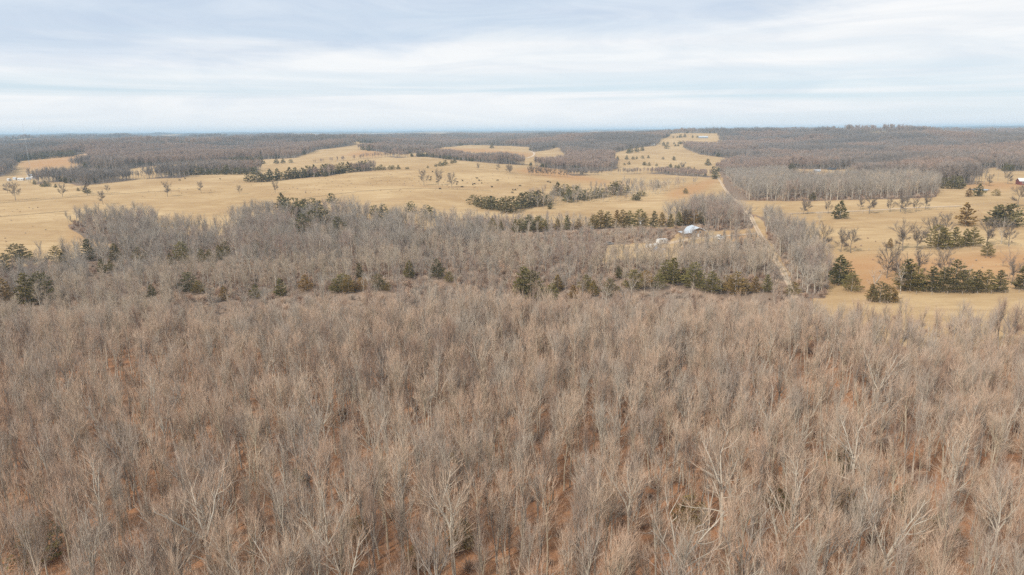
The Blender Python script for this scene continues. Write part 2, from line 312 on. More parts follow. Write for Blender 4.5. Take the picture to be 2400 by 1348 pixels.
def ground_material():
    m, t, b = new_mat('ground')
    pos = N(t, 'ShaderNodeNewGeometry').outputs['Position']
    def att(nm): return N(t, 'ShaderNodeAttribute', attribute_name=nm).outputs['Fac']
    big = noise(t, pos, 0.012, 5, 0.6); medn = noise(t, pos, 0.07, 5, 0.62)
    st = N(t, 'ShaderNodeMapping', inp={0: pos, 'Scale': (0.05, 0.25, 0.2), 'Rotation': (0, 0, 0.25)}).outputs[0]
    streak = noise(t, st, 1.0, 6, 0.68); fine = noise(t, pos, 0.9, 4, 0.7)
    straw = mixc(t, ramp(t, big, [(0.38, 0.0), (0.62, 1.0)]), (0.53, 0.38, 0.212), (0.37, 0.24, 0.122))
    straw = mixc(t, ramp(t, medn, [(0.42, 0.0), (0.75, 0.75)]), straw, (0.54, 0.395, 0.22))
    straw = mixc(t, ramp(t, streak, [(0.45, 0.0), (0.64, 0.75)]), straw, (0.36, 0.24, 0.125))
    straw = mixc(t, ramp(t, fine, [(0.50, 0.0), (0.8, 0.55)]), straw, (0.38, 0.26, 0.14))
    line = noise(t, N(t, 'ShaderNodeMapping', inp={0: pos, 'Scale': (0.006, 0.011, 0.01)}).outputs[0], 1.0, 3, 0.5, 0.8)
    path = ramp(t, math_(t, 'ABSOLUTE', math_(t, 'SUBTRACT', line, 0.5)), [(0.0, 0.7), (0.006, 0.0)])
    straw = mixc(t, path, straw, (0.36, 0.235, 0.125))
    damp = ramp(t, noise(t, N(t, 'ShaderNodeMapping', inp={0: pos, 'Scale': (0.012, 0.05, 0.03)}).outputs[0], 1.0, 6, 0.62, 0.5), [(0.52, 0.0), (0.66, 0.8)])
    straw = mixc(t, damp, straw, (0.38, 0.25, 0.135))
    rust = mixc(t, medn, (0.46, 0.26, 0.125), (0.38, 0.22, 0.11))
    rfac = math_(t, 'MULTIPLY', att('rust'), ramp(t, math_(t, 'ADD', math_(t, 'MULTIPLY', medn, 0.5), math_(t, 'MULTIPLY', streak, 0.5)), [(0.30, 0.4), (0.55, 1.0)]), clamp=True)
    c = mixc(t, rfac, straw, rust)
    litter = mixc(t, ramp(t, noise(t, pos, 0.6, 7, 0.75), [(0.38, 0.0), (0.62, 1.0)]), (0.36, 0.17, 0.085), (0.20, 0.112, 0.07))
    litter = mixc(t, ramp(t, noise(t, pos, 2.2, 3, 0.7), [(0.45, 0.0), (0.75, 0.8)]), litter, (0.42, 0.24, 0.13))
    litter = mixc(t, att('dull'), litter, mixc(t, medn, (0.27, 0.19, 0.135), (0.20, 0.15, 0.115)))
    ffac = math_(t, 'ADD', att('wood'), math_(t, 'MULTIPLY', math_(t, 'SUBTRACT', medn, 0.5), 0.9))
    c = mixc(t, ramp(t, ffac, [(0.35, 0.0), (0.62, 1.0)]), c, litter)
    c = mixc(t, att('far_wood'), c, mixc(t, noise(t, pos, 0.004, 6, 0.7), (0.07, 0.07, 0.065), (0.13, 0.115, 0.10)))
    t.links.new(c, b.inputs['Base Color'])
    bmp = N(t, 'ShaderNodeBump', inp={'Strength': 0.5, 'Distance': 0.5, 'Height': noise(t, pos, 0.5, 5, 0.7)})
    t.links.new(bmp.outputs[0], b.inputs['Normal']); b.inputs['Roughness'].default_value = 1.0; b.inputs['Specular IOR Level'].default_value = 0.0
    return m
M['ground'] = ground_material()

# ------------------------------------------------------------------ mesh helpers
def mesh_np(name, verts, faces, mats, midx=None, smooth=False):
    """faces: list of arrays (n,3) or (n,4)"""
    me = bpy.data.meshes.new(name); V = np.asarray(verts, np.float32)
    me.vertices.add(len(V)); me.vertices.foreach_set('co', V.ravel())
    fl = [np.asarray(f, np.int32) for f in faces if len(f)]
    tot = np.concatenate([np.full(len(f), f.shape[1], np.int32) for f in fl]); loops = np.concatenate([f.ravel() for f in fl])
    me.loops.add(len(loops)); me.loops.foreach_set('vertex_index', loops)
    me.polygons.add(len(tot)); st = np.zeros(len(tot), np.int32); st[1:] = np.cumsum(tot)[:-1]
    me.polygons.foreach_set('loop_start', st); me.polygons.foreach_set('loop_total', tot)
    for x in mats: me.materials.append(x)
    if midx is not None: me.polygons.foreach_set('material_index', np.concatenate([np.full(len(f), k, np.int32) for f, k in zip(faces, midx) if len(f)]))
    if smooth: me.polygons.foreach_set('use_smooth', np.ones(len(tot), bool))
    me.update(calc_edges=True); return me
def pyd(name, v, f, mat):
    me = bpy.data.meshes.new(name); me.from_pydata([tuple(map(float, x)) for x in v], [], [tuple(map(int, x)) for x in f]); me.materials.append(mat); me.update(); return me
def link(name, me, parent=None, loc=None, rz=0.0, scale=None):
    o = bpy.data.objects.new(name, me); COL.objects.link(o)
    if parent: o.parent = parent
    if loc is not None: o.location = loc
    if rz: o.rotation_euler = (0, 0, rz)
    if scale is not None: o.scale = scale if hasattr(scale, '__len__') else (scale,)*3
    return o
def tag(o, label, cat=None, group=None, kind=None):
    o['label'] = label
    if cat: o['category'] = cat
    if group: o['group'] = group
    if kind: o['kind'] = kind
    return o
class MB:
    def __init__(s): s.v = []; s.f = []
    def box(s, x0, x1, y0, y1, z0, z1):
        k = len(s.v); s.v += [(x, y, z) for z in (z0, z1) for y in (y0, y1) for x in (x0, x1)]
        s.f += [(k, k+2, k+3, k+1), (k+4, k+5, k+7, k+6), (k, k+1, k+5, k+4), (k+2, k+6, k+7, k+3), (k, k+4, k+6, k+2), (k+1, k+3, k+7, k+5)]; return s
    def prism(s, prof, y0, y1):                     # profile in x,z
        k = len(s.v); q = len(prof); s.v += [(x, y0, z) for x, z in prof]+[(x, y1, z) for x, z in prof]
        s.f += [tuple(range(k, k+q)), tuple(range(k+2*q-1, k+q-1, -1))]+[(k+(i+1) % q, k+i, k+q+i, k+q+(i+1) % q) for i in range(q)]; return s
    def tube(s, pts, rad, sides=6):
        k = len(s.v); pts = [Vector(p) for p in pts]
        for i, (p, r) in enumerate(zip(pts, rad)):
            d = (pts[min(i+1, len(pts)-1)]-pts[max(i-1, 0)]).normalized(); a = d.orthogonal().normalized(); b2 = d.cross(a)
            s.v += [tuple(p+(a*math.cos(2*math.pi*j/sides)+b2*math.sin(2*math.pi*j/sides))*r) for j in range(sides)]
        for i in range(len(pts)-1):
            s.f += [(k+i*sides+j, k+i*sides+(j+1) % sides, k+(i+1)*sides+(j+1) % sides, k+(i+1)*sides+j) for j in range(sides)]
        s.f += [tuple(k+j for j in reversed(range(sides))), tuple(k+(len(pts)-1)*sides+j for j in range(sides))]; return s
    def mesh(s, name, mat): return pyd(name, s.v, s.f, mat)
    def build(s, name, mat, parent=None, **kw): return link(name, s.mesh(name, mat), parent, **kw)

# ------------------------------------------------------------------ the ground sheet
def cover(polys, x, y):
    r = np.zeros(len(x), bool)
    for p in polys: r |= inpoly(x, y, p)
    return r
NR, NA = GA.shape
near_ix = (GR.ravel() < 6000) & (np.abs(GA.ravel()) < math.radians(56))
wood = np.zeros(NR*NA, np.float32); rust = np.zeros(NR*NA, np.float32); farw = np.zeros(NR*NA, np.float32)
xs, ys = GX[near_ix], GY[near_ix]
wv = cover([p_ for k_, p_ in POLY.items() if k_ != 'brook']+list(FPOLY.values()), xs, ys) & ~inpoly(xs, ys, CPOLY)
wood[near_ix] = wv
dull = np.zeros(NR*NA, np.float32); dull[near_ix] = wv & ~inpoly(xs, ys, POLY['near'])
rust[near_ix] = cover([poly_px(s) for s in RUST], xs, ys)
beh = (np.abs(GA.ravel()) > math.radians(56)) & (GR.ravel() < 300); wood[beh] = 1.0
R1 = GR.ravel()
fm = np.clip((VN.fbm(GX/420+9, GY/420+2, 4)-0.40+0.08*np.clip((R1-3500)/2500, 0, 1))/0.06, 0, 1)
A1 = GA.ravel(); sd_ = (A1 > 0.29) | (A1 < -0.17)
farw[:] = np.maximum(fm*np.clip((R1-2400)/600, 0, 1), np.where(sd_, np.clip((VN.fbm(GX/420+9, GY/420+2, 4)-0.28)/0.06, 0, 1)*np.clip((R1-1950)/250, 0, 1), 0))
grid2 = wood.reshape(NR, NA); sm = grid2.copy()
sm[1:-1, 1:-1] = 0.4*grid2[1:-1, 1:-1]+0.15*(grid2[:-2, 1:-1]+grid2[2:, 1:-1]+grid2[1:-1, :-2]+grid2[1:-1, 2:]); wood = sm.ravel()
grid2 = rust.reshape(NR, NA)
for _ in range(14):
    sm = grid2.copy(); sm[1:-1, 1:-1] = 0.2*(grid2[1:-1, 1:-1]+grid2[:-2, 1:-1]+grid2[2:, 1:-1]+grid2[1:-1, :-2]+grid2[1:-1, 2:]); grid2 = sm
rust = grid2.ravel()
idx = np.arange(NR*NA).reshape(NR, NA)
quads = np.stack([idx[:-1, :-1], idx[:-1, 1:], idx[1:, 1:], idx[1:, :-1]], -1).reshape(-1, 4)[:, ::-1]
seam = np.stack([idx[:-1, -1], idx[:-1, 0], idx[1:, 0], idx[1:, -1]], -1)[:, ::-1]
ctr = NR*NA; fan = np.stack([np.full(NA-1, ctr), idx[0, 1:], idx[0, :-1]], -1)
gv = np.concatenate([np.stack([GX, GY, GZ], 1), [[0, 0, float(ZG[0].mean())]]])
gme = mesh_np('ground', gv, [quads, fan], [M['ground']], smooth=True)
for nm, arr in (('wood', wood), ('rust', rust), ('far_wood', farw), ('dull', dull)):
    at = gme.attributes.new(nm, 'FLOAT', 'POINT'); at.data.foreach_set('value', np.append(arr, 1.0 if nm == 'wood' else 0.0).astype(np.float32))
g = link('ground', gme); g['kind'] = 'structure'; g['label'] = 'rolling straw-coloured pasture and russet woodland floor'
for k, lab in (('gravel_road', 'pale gravel lane running straight up through the trees'), ('driveway', 'short pale driveway leading to the metal-roofed house'),
               ('farm_track', 'pale dirt track crossing the right-hand pasture'), ('dirt_road', 'curving pale dirt road by the red clearing'),
               ('hill_track', 'small winding dirt track at the foot of the wooded ridge'), ('farm_lane', 'pale lane to the tan farmhouse'), ('cattle_path', 'worn path along the left pasture fence'), ('cattle_track', 'faint lower path at the left edge of the big pasture'), ('cattle_trail', 'faint trail climbing the big pasture towards the three trees')):
    v, f, p = ROAD_W[k]; o = link(k, pyd(k, v, f, M['red_dirt' if k in ('dirt_road', 'farm_lane') else 'track' if 'cattle' in k else 'gravel'])); tag(o, lab, kind='structure')
    if k in ('gravel_road', 'farm_track', 'driveway'):
        o.data.materials.append(M['verge']); nf = len(f)//3; o.data.polygons.foreach_set('material_index', [1 if nf <= i_ < 2*nf else 0 for i_ in range(len(f))])

# ------------------------------------------------------------------ tree makers
def norm(a): return a/(np.linalg.norm(a, axis=-1, keepdims=True)+1e-9)
def spread_dirs(rng, d, ang):
    """directions at angle ang from d, random roll"""
    a = norm(np.cross(d, norm(rng.normal(size=d.shape)))); return norm(d*np.cos(ang)[:, None]+a*np.sin(ang)[:, None])
def grow(rng, p0, d0, L, k, up, wob):
    """polylines (n, k+1, 3) that bend towards the vertical"""
    pts = [p0]; d = d0
    for i in range(k):
        d = norm(d+np.array([0, 0, up])+rng.normal(size=d.shape)*wob); pts.append(pts[-1]+d*(L/k)[:, None])
    return np.stack(pts, 1)
def tubes(P, r0, r1, sides, base=0):
    """tapered tubes round the polylines P (n, k, 3) -> verts, quads"""
    n_, k, _ = P.shape
    T = norm(np.gradient(P, axis=1)); ref = np.where(np.abs(T[..., 2:3]) > 0.9, np.array([1.0, 0, 0]), np.array([0, 0, 1.0]))
    A_ = norm(np.cross(T, ref)); B_ = np.cross(T, A_)
    s = np.linspace(0, 1, k)[None, :, None]; R = r0[:, None, None]*(1-s)+r1[:, None, None]*s
    an = np.arange(sides)*2*math.pi/sides
    V = P[:, :, None, :]+R[..., None]*(A_[:, :, None, :]*np.cos(an)[None, None, :, None]+B_[:, :, None, :]*np.sin(an)[None, None, :, None])
    ix = base+np.arange(n_*k*sides).reshape(n_, k, sides); nx = np.roll(ix, -1, 2)
    Q = np.stack([ix[:, :-1], nx[:, :-1], nx[:, 1:], ix[:, 1:]], -1).reshape(-1, 4)
    return V.reshape(-1, 3), Q
def blades(rng, p, d, L, w, base=0):
    """thin tapered triangles"""
    side = norm(np.cross(d, rng.normal(size=d.shape)))*(w*0.5)[:, None]
    bend = rng.normal(size=d.shape)*0.12*L[:, None]
    V = np.stack([p-side, p+side, p+d*L[:, None]+bend], 1).reshape(-1, 3)
    return V, base+np.arange(len(p)*3).reshape(-1, 3)
def pick_on(rng, P, n_, t0, t1):
    """n_ points on every polyline between t0 and t1 -> positions, tangents, parent index, t"""
    m, k, _ = P.shape; t = (np.arange(n_)[None]+rng.random((m, n_)))/n_*(t1-t0)+t0; par = np.repeat(np.arange(m), n_); t = t.ravel()
    s = np.clip(t*(k-1), 0, k-1.001); i = s.astype(int); f = (s-i)[:, None]
    return P[par, i]*(1-f)+P[par, i+1]*f, norm(P[par, i+1]-P[par, i]), par, t
def pick_both(rng, A_, B_, n_, t0, t1):
    a = pick_on(rng, A_, n_, t0, t1); b = pick_on(rng, B_, n_, t0, t1); return [np.concatenate([i, j]) for i, j in zip(a, b)]
def make_tree(seed, H=16.0, form='forest', lod=0, twig_mat='twig', bark='bark'):
    """bare broadleaf tree -> (trunk mesh, crown mesh)"""
    rng = np.random.default_rng(seed); fo = form == 'forest'
    open_ = form == 'open'
    p0 = np.array([[0, 0, -0.4]]); top = 0.62 if fo else (0.42 if open_ else 0.5)
    tr = grow(rng, p0, np.array([[rng.normal()*0.05, rng.normal()*0.05, 1.0]]), np.array([H*top+0.4]), 7, 0.12, 0.05)
    r_b = H*(0.0135 if fo else 0.018)
    # leaders: fork at the top of the trunk
    nl = rng.integers(3, 5) if fo else rng.integers(4, 6)
    lp = np.repeat(tr[:, -1], nl, 0); ang = rng.uniform(0.12, 0.36, nl) if fo else rng.uniform(0.3, 0.85, nl)
    ld = spread_dirs(rng, np.repeat(norm(tr[:, -1]-tr[:, -2]), nl, 0), ang)
    roll = np.arange(nl)*2*math.pi/nl+rng.random()*6; ld = norm(np.stack([np.sin(ang)*np.cos(roll), np.sin(ang)*np.sin(roll), np.cos(ang)], 1))
    lead = grow(rng, lp, ld, H*(1-top)*rng.uniform(0.8, 1.08, nl), 5, 0.10 if fo else 0.05, 0.09)
    # side limbs low on the trunk
    ns = rng.integers(4, 7) if fo else rng.integers(4, 7)
    sp, st, _, tt = pick_on(rng, tr, ns, 0.55 if fo else 0.45, 0.98)
    sdv = spread_dirs(rng, st, rng.uniform(0.40, 0.80, ns) if fo else rng.uniform(0.8, 1.35, ns))
    sl = grow(rng, sp, sdv, H*rng.uniform(0.16, 0.30, ns)*(1.0 if fo else 1.35), 5, 0.16 if fo else 0.07, 0.10)
    L1 = np.concatenate([lead, sl]); r1 = np.concatenate([np.full(nl, r_b*0.52), np.full(ns, r_b*0.34)]); len1 = np.concatenate([np.full(nl, H*(1-top)), np.full(ns, H*0.23)])
    n2 = (7, 6, 5)[lod]
    q, td, par, t2 = pick_on(rng, L1, n2, 0.15, 0.97)
    L2len = len1[par]*(0.52-0.25*t2)*rng.uniform(0.7, 1.2, len(q))
    d2 = spread_dirs(rng, td, rng.uniform(0.30, 0.72, len(q)) if fo else rng.uniform(0.45, 0.95, len(q))); L2 = grow(rng, q, d2, L2len, 3, 0.12, 0.13); r2 = r1[par]*(0.50-0.2*t2)
    tv = []; tf = []; nb = 0
    def add(vf):
        nonlocal nb; v, f = vf; tv.append(v); tf.append(f); nb += len(v)
    rs = lambda n_, x: np.full(n_, x)
    add(tubes(tr, rs(1, r_b), rs(1, r_b*0.62), (7, 5, 4)[lod]))
    add(tubes(L1, r1, r1*0.22, (5, 4, 3)[lod], nb))
    if lod < 2: add(tubes(L2, r2, r2*0.25, 3, nb))
    trunk = (np.concatenate(tv), np.concatenate(tf))
    # twigs
    cv = []; cf = []; nb = 0
    if lod == 0:
        q3, t3, p3, s3 = pick_both(rng, L2, L1, 5, 0.25, 1.0)
        l3 = rng.uniform(0.9, 2.1, len(q3))*H/16; d3 = norm(spread_dirs(rng, t3, rng.uniform(0.2, 0.62, len(q3)))+np.array([0, 0, 0.12]))
        L3 = grow(rng, q3, d3, l3, 2, 0.15, 0.14)
        v, f = blades(rng, L3[:, 0], norm(L3[:, 2]-L3[:, 0]), l3, rng.uniform(0.035, 0.05, len(L3)), nb); cv.append(v); cf.append(f); nb += len(v)
        q4, t4, p4, s4 = pick_on(rng, L3, 3, 0.25, 1.0)
        d4 = norm(spread_dirs(rng, t4, rng.uniform(0.15, 0.6, len(q4)))+np.array([0, 0, 0.3]))
        v, f = blades(rng, q4, d4, rng.uniform(0.5, 1.25, len(q4)), rng.uniform(0.016, 0.030, len(q4)), nb); cv.append(v); cf.append(f)
    elif lod == 1:
        single = twig_mat == 'twig_field'
        q3, t3, p3, s3 = pick_both(rng, L2, L1, 15 if single else 6, 0.2, 1.0)
        d3 = norm(spread_dirs(rng, t3, rng.uniform(0.25, 0.8, len(q3)))+np.array([0, 0, 0.2]))
        l3 = rng.uniform(1.0, 2.3, len(q3))*H/14
        v, f = blades(rng, q3, d3, l3, rng.uniform(0.03, 0.055, len(q3))*(1.5 if single else 1), nb); cv.append(v); cf.append(f); nb += len(v)
        for t_ in ((0.3, 0.7) if single else (0.5,)):
            m_ = len(q3); pp = q3+d3*(l3*t_)[:, None]; dd = norm(spread_dirs(rng, d3, rng.uniform(0.35, 0.8, m_))+np.array([0, 0, 0.15]))
            v, f = blades(rng, pp, dd, l3*rng.uniform(0.35, 0.65, m_), rng.uniform(0.025, 0.045, m_), nb); cv.append(v); cf.append(f); nb += len(v)
    else:
        q3, t3, p3, s3 = pick_both(rng, L2, L1, 3, 0.15, 1.0)
        d3 = norm(spread_dirs(rng, t3, rng.uniform(0.25, 0.9, len(q3)))+np.array([0, 0, 0.2]))
        v, f = blades(rng, q3, d3, rng.uniform(1.2, 2.6, len(q3))*H/13, rng.uniform(0.10, 0.20, len(q3)), nb); cv.append(v); cf.append(f)
    crown = (np.concatenate(cv), np.concatenate(cf))
    return trunk, crown
def tree_meshes(seed, **kw):
    tw = kw.get('twig_mat', 'twig'); bk = kw.get('bark', 'bark'); t_, c_ = make_tree(seed, **kw)
    return mesh_np('trunk', t_[0], [t_[1]], [M[bk]], smooth=True), mesh_np('crown', c_[0], [c_[1]], [M[tw]])
def joined(seed, **kw):
    tw = kw.get('twig_mat', 'twig'); bk = kw.get('bark', 'bark'); t_, c_ = make_tree(seed, **kw)
    return mesh_np('bare_tree', np.concatenate([t_[0], c_[0]]), [t_[1], c_[1]+len(t_[0])], [M[bk], M[tw]], [0, 1])
def clump(seed, n_=5, H=13.0, size=11.0, tw='twig_far', bk='bark_dark'):
    rng = np.random.default_rng(seed); V = []; Q = []; T = []; nb = 0
    for k in range(n_):
        t_, c_ = make_tree(seed*31+k, H=H*rng.uniform(0.82, 1.12), lod=2); o = np.array([rng.uniform(-.5, .5)*size, rng.uniform(-.5, .5)*size, 0])
        V += [t_[0]+o, c_[0]+o]; Q.append(t_[1]+nb); T.append(c_[1]+nb+len(t_[0])); nb += len(t_[0])+len(c_[0])
    return mesh_np('tree_clump', np.concatenate(V), [np.concatenate(Q), np.concatenate(T)], [M[bk], M[tw]], [0, 1])
def make_cedar(seed, H=8.0, wid=0.52, nspray=900, size=0.42, skirt=0.06, round_=0.0):
    """red cedar: dense conical crown of scale-leaf sprays on whorled boughs"""
    rng = np.random.default_rng(seed)
    tr = grow(rng, np.array([[0, 0, -0.3]]), np.array([[0, 0, 1.0]]), np.array([H*0.93+0.3]), 5, 0.2, 0.02)
    tv, tf = tubes(tr, np.array([H*0.018]), np.array([0.015]), 5)
    nbough = 60
    zb = skirt*H+(1-skirt)*H*(np.arange(nbough)/nbough)**1.15; az = np.arange(nbough)*2.4+rng.normal(size=nbough)*0.4
    hh = (zb-skirt*H)/((1-skirt)*H)
    prof = (1-hh)**(0.85-0.3*round_)*np.clip(0.55+hh*5.0, 0, 1)
    Lb = 0.5*wid*H*prof*rng.uniform(0.72, 1.22, nbough)+0.12
    per = max(3, nspray//nbough); b = np.repeat(np.arange(nbough), per)
    w_ = np.clip(Lb/Lb.mean(), 0.3, 2.5); b = rng.choice(nbough, nspray, p=w_/w_.sum())
    t = rng.random(nspray)**0.55
    rise = rng.uniform(0.15, 0.5, nbough)
    ba = az[b]+rng.normal(size=nspray)*0.22
    rad = Lb[b]*t
    p = np.stack([rad*np.cos(ba), rad*np.sin(ba), zb[b]+rad*rise[b]-0.15*rad**1.3/(H*0.3)+rng.normal(size=nspray)*0.10*H/8], 1)
    d = norm(np.stack([np.cos(ba), np.sin(ba), rng.uniform(0.1, 1.1, nspray)], 1)+rng.normal(size=(nspray, 3))*0.35)
    s = norm(np.cross(d, rng.normal(size=d.shape))); L = size*rng.uniform(0.6, 1.35, nspray)*H/8
    a0 = p-d*(L*0.3)[:, None]; V = np.stack([a0, p+s*(L*0.42)[:, None], p+d*L[:, None], p-s*(L*0.42)[:, None]], 1).reshape(-1, 3)
    return (tv, tf), (V, np.arange(nspray*4).reshape(-1, 4))
def cedar_meshes(seed, mat, **kw):
    t_, c_ = make_cedar(seed, **kw)
    return mesh_np('trunk', t_[0], [t_[1]], [M['bark_dark']]), mesh_np('crown', c_[0], [c_[1]], [M[mat]])
def cedar_joined(seed, mat, **kw):
    t_, c_ = make_cedar(seed, **kw)
    return mesh_np('cedar_tree', np.concatenate([t_[0], c_[0]]), [t_[1], c_[1]+len(t_[0])], [M['bark_dark'], M[mat]], [0, 1])
def bush_mesh(seed, mat, n_=260, h=2.2, wd=2.6):
    rng = np.random.default_rng(seed); a = rng.random(n_)*6.28; e = rng.uniform(0.1, 1.1, n_)
    d = np.stack([np.sin(e)*np.cos(a), np.sin(e)*np.sin(a), np.cos(e)], 1); p = d*rng.uniform(0.0, 0.7, n_)[:, None]*np.array([wd*.5, wd*.5, h*.7])
    v, f = blades(rng, p, norm(d+rng.normal(size=d.shape)*0.3), rng.uniform(0.5, 1.1, n_)*h*0.5, rng.uniform(0.03, 0.07, n_))
    return mesh_np('bush', v, [f], [M[mat]])

# ------------------------------------------------------------------ scattered masses (one object each)
def src_collection(name, meshes):
    c = bpy.data.collections.new(name)
    for k, me in enumerate(meshes): c.objects.link(bpy.data.objects.new('%s_%02d' % (name, k), me))
    return c
def inst_group(coll):
    ng = bpy.data.node_groups.new('scatter_'+coll.name, 'GeometryNodeTree')
    ng.interface.new_socket('Geometry', in_out='INPUT', socket_type='NodeSocketGeometry'); ng.interface.new_socket('Geometry', in_out='OUTPUT', socket_type='NodeSocketGeometry')
    gi = ng.nodes.new('NodeGroupInput'); go = ng.nodes.new('NodeGroupOutput'); ip = ng.nodes.new('GeometryNodeInstanceOnPoints')
    ci = ng.nodes.new('GeometryNodeCollectionInfo'); ci.inputs['Collection'].default_value = coll; ci.inputs['Separate Children'].default_value = True; ci.inputs['Reset Children'].default_value = True
    def na(nm, ty): x = ng.nodes.new('GeometryNodeInputNamedAttribute'); x.data_type = ty; x.inputs['Name'].default_value = nm; return x.outputs['Attribute']
    L = ng.links.new
    L(gi.outputs[0], ip.inputs['Points']); L(ci.outputs[0], ip.inputs['Instance']); ip.inputs['Pick Instance'].default_value = True
    L(na('idx', 'INT'), ip.inputs['Instance Index']); L(na('rot', 'FLOAT_VECTOR'), ip.inputs['Rotation']); L(na('scl', 'FLOAT_VECTOR'), ip.inputs['Scale']); L(ip.outputs[0], go.inputs[0])
    return ng
def scatter(name, pts, ng, nvar, rng, smin, smax, label, cat='forest', tilt=0.04, patch=None, slim=1.0):
    pts = np.asarray(pts, np.float32); n_ = len(pts)
    if n_ == 0: return None
    me = bpy.data.meshes.new(name); me.vertices.add(n_); me.vertices.foreach_set('co', pts.ravel())
    a = me.attributes.new('idx', 'INT', 'POINT'); a.data.foreach_set('value', (patch if patch is not None else rng.integers(0, nvar, n_)).astype(np.int32))
    r = np.stack([rng.normal(size=n_)*tilt, rng.normal(size=n_)*tilt, rng.random(n_)*6.283], 1).astype(np.float32)
    a = me.attributes.new('rot', 'FLOAT_VECTOR', 'POINT'); a.data.foreach_set('vector', r.ravel())
    s = rng.uniform(smin, smax, n_); s = s*(0.72+0.56*VN.fbm(pts[:, 0]/95+5, pts[:, 1]/95+8, 2)) if cat == 'forest' else s; sv = np.stack([slim*s*rng.uniform(0.9, 1.12, n_), slim*s*rng.uniform(0.9, 1.12, n_), s], 1).astype(np.float32)
    a = me.attributes.new('scl', 'FLOAT_VECTOR', 'POINT'); a.data.foreach_set('vector', sv.ravel())
    o = link(name, me); md = o.modifiers.new('scatter', 'NODES'); md.node_group = ng
    return tag(o, label, cat, kind='stuff')
def fill(poly, space, rng, jit=0.42, extra=None):
    lo, hi = poly.min(0), poly.max(0); nx, ny = int((hi[0]-lo[0])/space)+2, int((hi[1]-lo[1])/(space*0.866))+2
    I, J = np.meshgrid(np.arange(nx), np.arange(ny)); x = lo[0]+(I+0.5*(J % 2))*space; y = lo[1]+J*space*0.866
    x = (x+rng.uniform(-jit, jit, x.shape)*space).ravel(); y = (y+rng.uniform(-jit, jit, y.shape)*space).ravel()
    k = inpoly(x, y, poly) & (x*x+y*y < 4300**2); x, y = x[k], y[k]
    k = np.abs(np.arctan2(x, y)) < math.radians(43); x, y = x[k], y[k]
    if extra is not None: k = extra(x, y); x, y = x[k], y[k]
    return np.stack([x, y, zt(x, y)], 1)
rng = np.random.default_rng(11)
LANE = ROAD_W['gravel_road'][2]; LANE = LANE[np.hypot(LANE[:, 0], LANE[:, 1]) > 430]
def lane_open(x, y):
    ok = np.ones(len(x), bool)
    for q_ in LANE: ok &= (x-q_[0])**2+(y-q_[1])**2 > 100
    return ok
def clear(x, y): return off_road(x, y, 2.8) & lane_open(x, y) & ~inpoly(x, y, CPOLY)
def not_hiding(x, y, rng, reach=40.0, keep=0.05):
    """leave out the trees that would stand right in front of a single tree the photograph shows"""
    ok = np.ones(len(x), bool)
    for cx, cy, hw, H in SEEN:
        D = math.hypot(cx, cy)
        if D > 520: continue
        ux, uy = cx/D, cy/D; rr = YH if hw == 6.5 else reach; t = D-(x*ux+y*uy); p = np.abs(x*uy-y*ux); ok &= ~((t > -2.5) & (t < rr) & (p < hw))
    return ok | (rng.random(len(x)) < keep)

NV = [('half', 'bark_pale', 'twig'), ('forest', 'bark', 'twig'), ('forest', 'bark_dark', 'twig'), ('forest', 'bark', 'twig_mid'), ('forest', 'bark_pale', 'twig'), ('forest', 'bark_pale', 'twig_mid'), ('forest', 'bark', 'twig'), ('half', 'bark_dark', 'twig_mid'), ('forest', 'bark_pale', 'twig'), ('forest', 'bark', 'twig'), ('forest', 'bark_dark', 'twig_russet'), ('forest', 'bark_pale', 'twig_mid')]
NEARM = [tree_meshes(100+k, H=13.4, form=NV[k][0], lod=0, bark=NV[k][1], twig_mat=NV[k][2]) for k in range(12)]
NEAR_JOIN = [joined(100+k, H=13.4, form=NV[k][0], lod=0, bark=NV[k][1], twig_mat=NV[k][2]) for k in range(12)]
M['twig_slate'] = vary_mat('twig_slate', (0.33, 0.28, 0.235), (0.27, 0.23, 0.195), 0.4, 0.9, (0.36, 0.315, 0.265))
M['twig_tan'] = vary_mat('twig_tan', (0.50, 0.38, 0.28), (0.42, 0.32, 0.24), 0.4, 0.9, (0.50, 0.41, 0.315))
M['twig_plum'] = vary_mat('twig_plum', (0.37, 0.255, 0.20), (0.30, 0.21, 0.17), 0.4, 0.9, (0.36, 0.275, 0.22))
MV = [('twig_slate', 'bark_dark'), ('twig_slate', 'bark'), ('twig_slate', 'bark_dark'), ('twig_slate', 'bark_pale'), ('twig_tan', 'bark'), ('twig_tan', 'bark_pale'), ('twig_tan', 'bark'), ('twig_tan', 'bark_dark'), ('twig_plum', 'bark_dark'), ('twig_plum', 'bark'), ('twig_plum', 'bark_dark'), ('twig_mid', 'bark_pale')]
MID_JOIN = [joined(300+k, H=14.0, form='forest' if k % 3 else 'half', lod=1, twig_mat=MV[k][0], bark=MV[k][1]) for k in range(12)]
MIX = {'mid': (.12, .76, .12), 'hollow': (.42, .1, .48), 'creek': (.66, .12, .22), 'fold': (.3, .45, .25), 'yard': (.35, .4, .25), 'road': (.6, .2, .2), 'verge': (.55, .3, .15), 'brook': (.6, .2, .2), 'block': (.85, .1, .05)}
def stand(k, p_, rng):
    f = np.clip(VN.fbm(p_[:, 0]/28+3, p_[:, 1]/28+9, 2)*1.6-0.3+rng.normal(size=len(p_))*0.16, 0, 0.999); a_, b_, c_ = MIX[k]
    base = np.where(f < c_, 8, np.where(f < c_+a_, 0, 4)); return base+rng.integers(0, 4, len(p_))
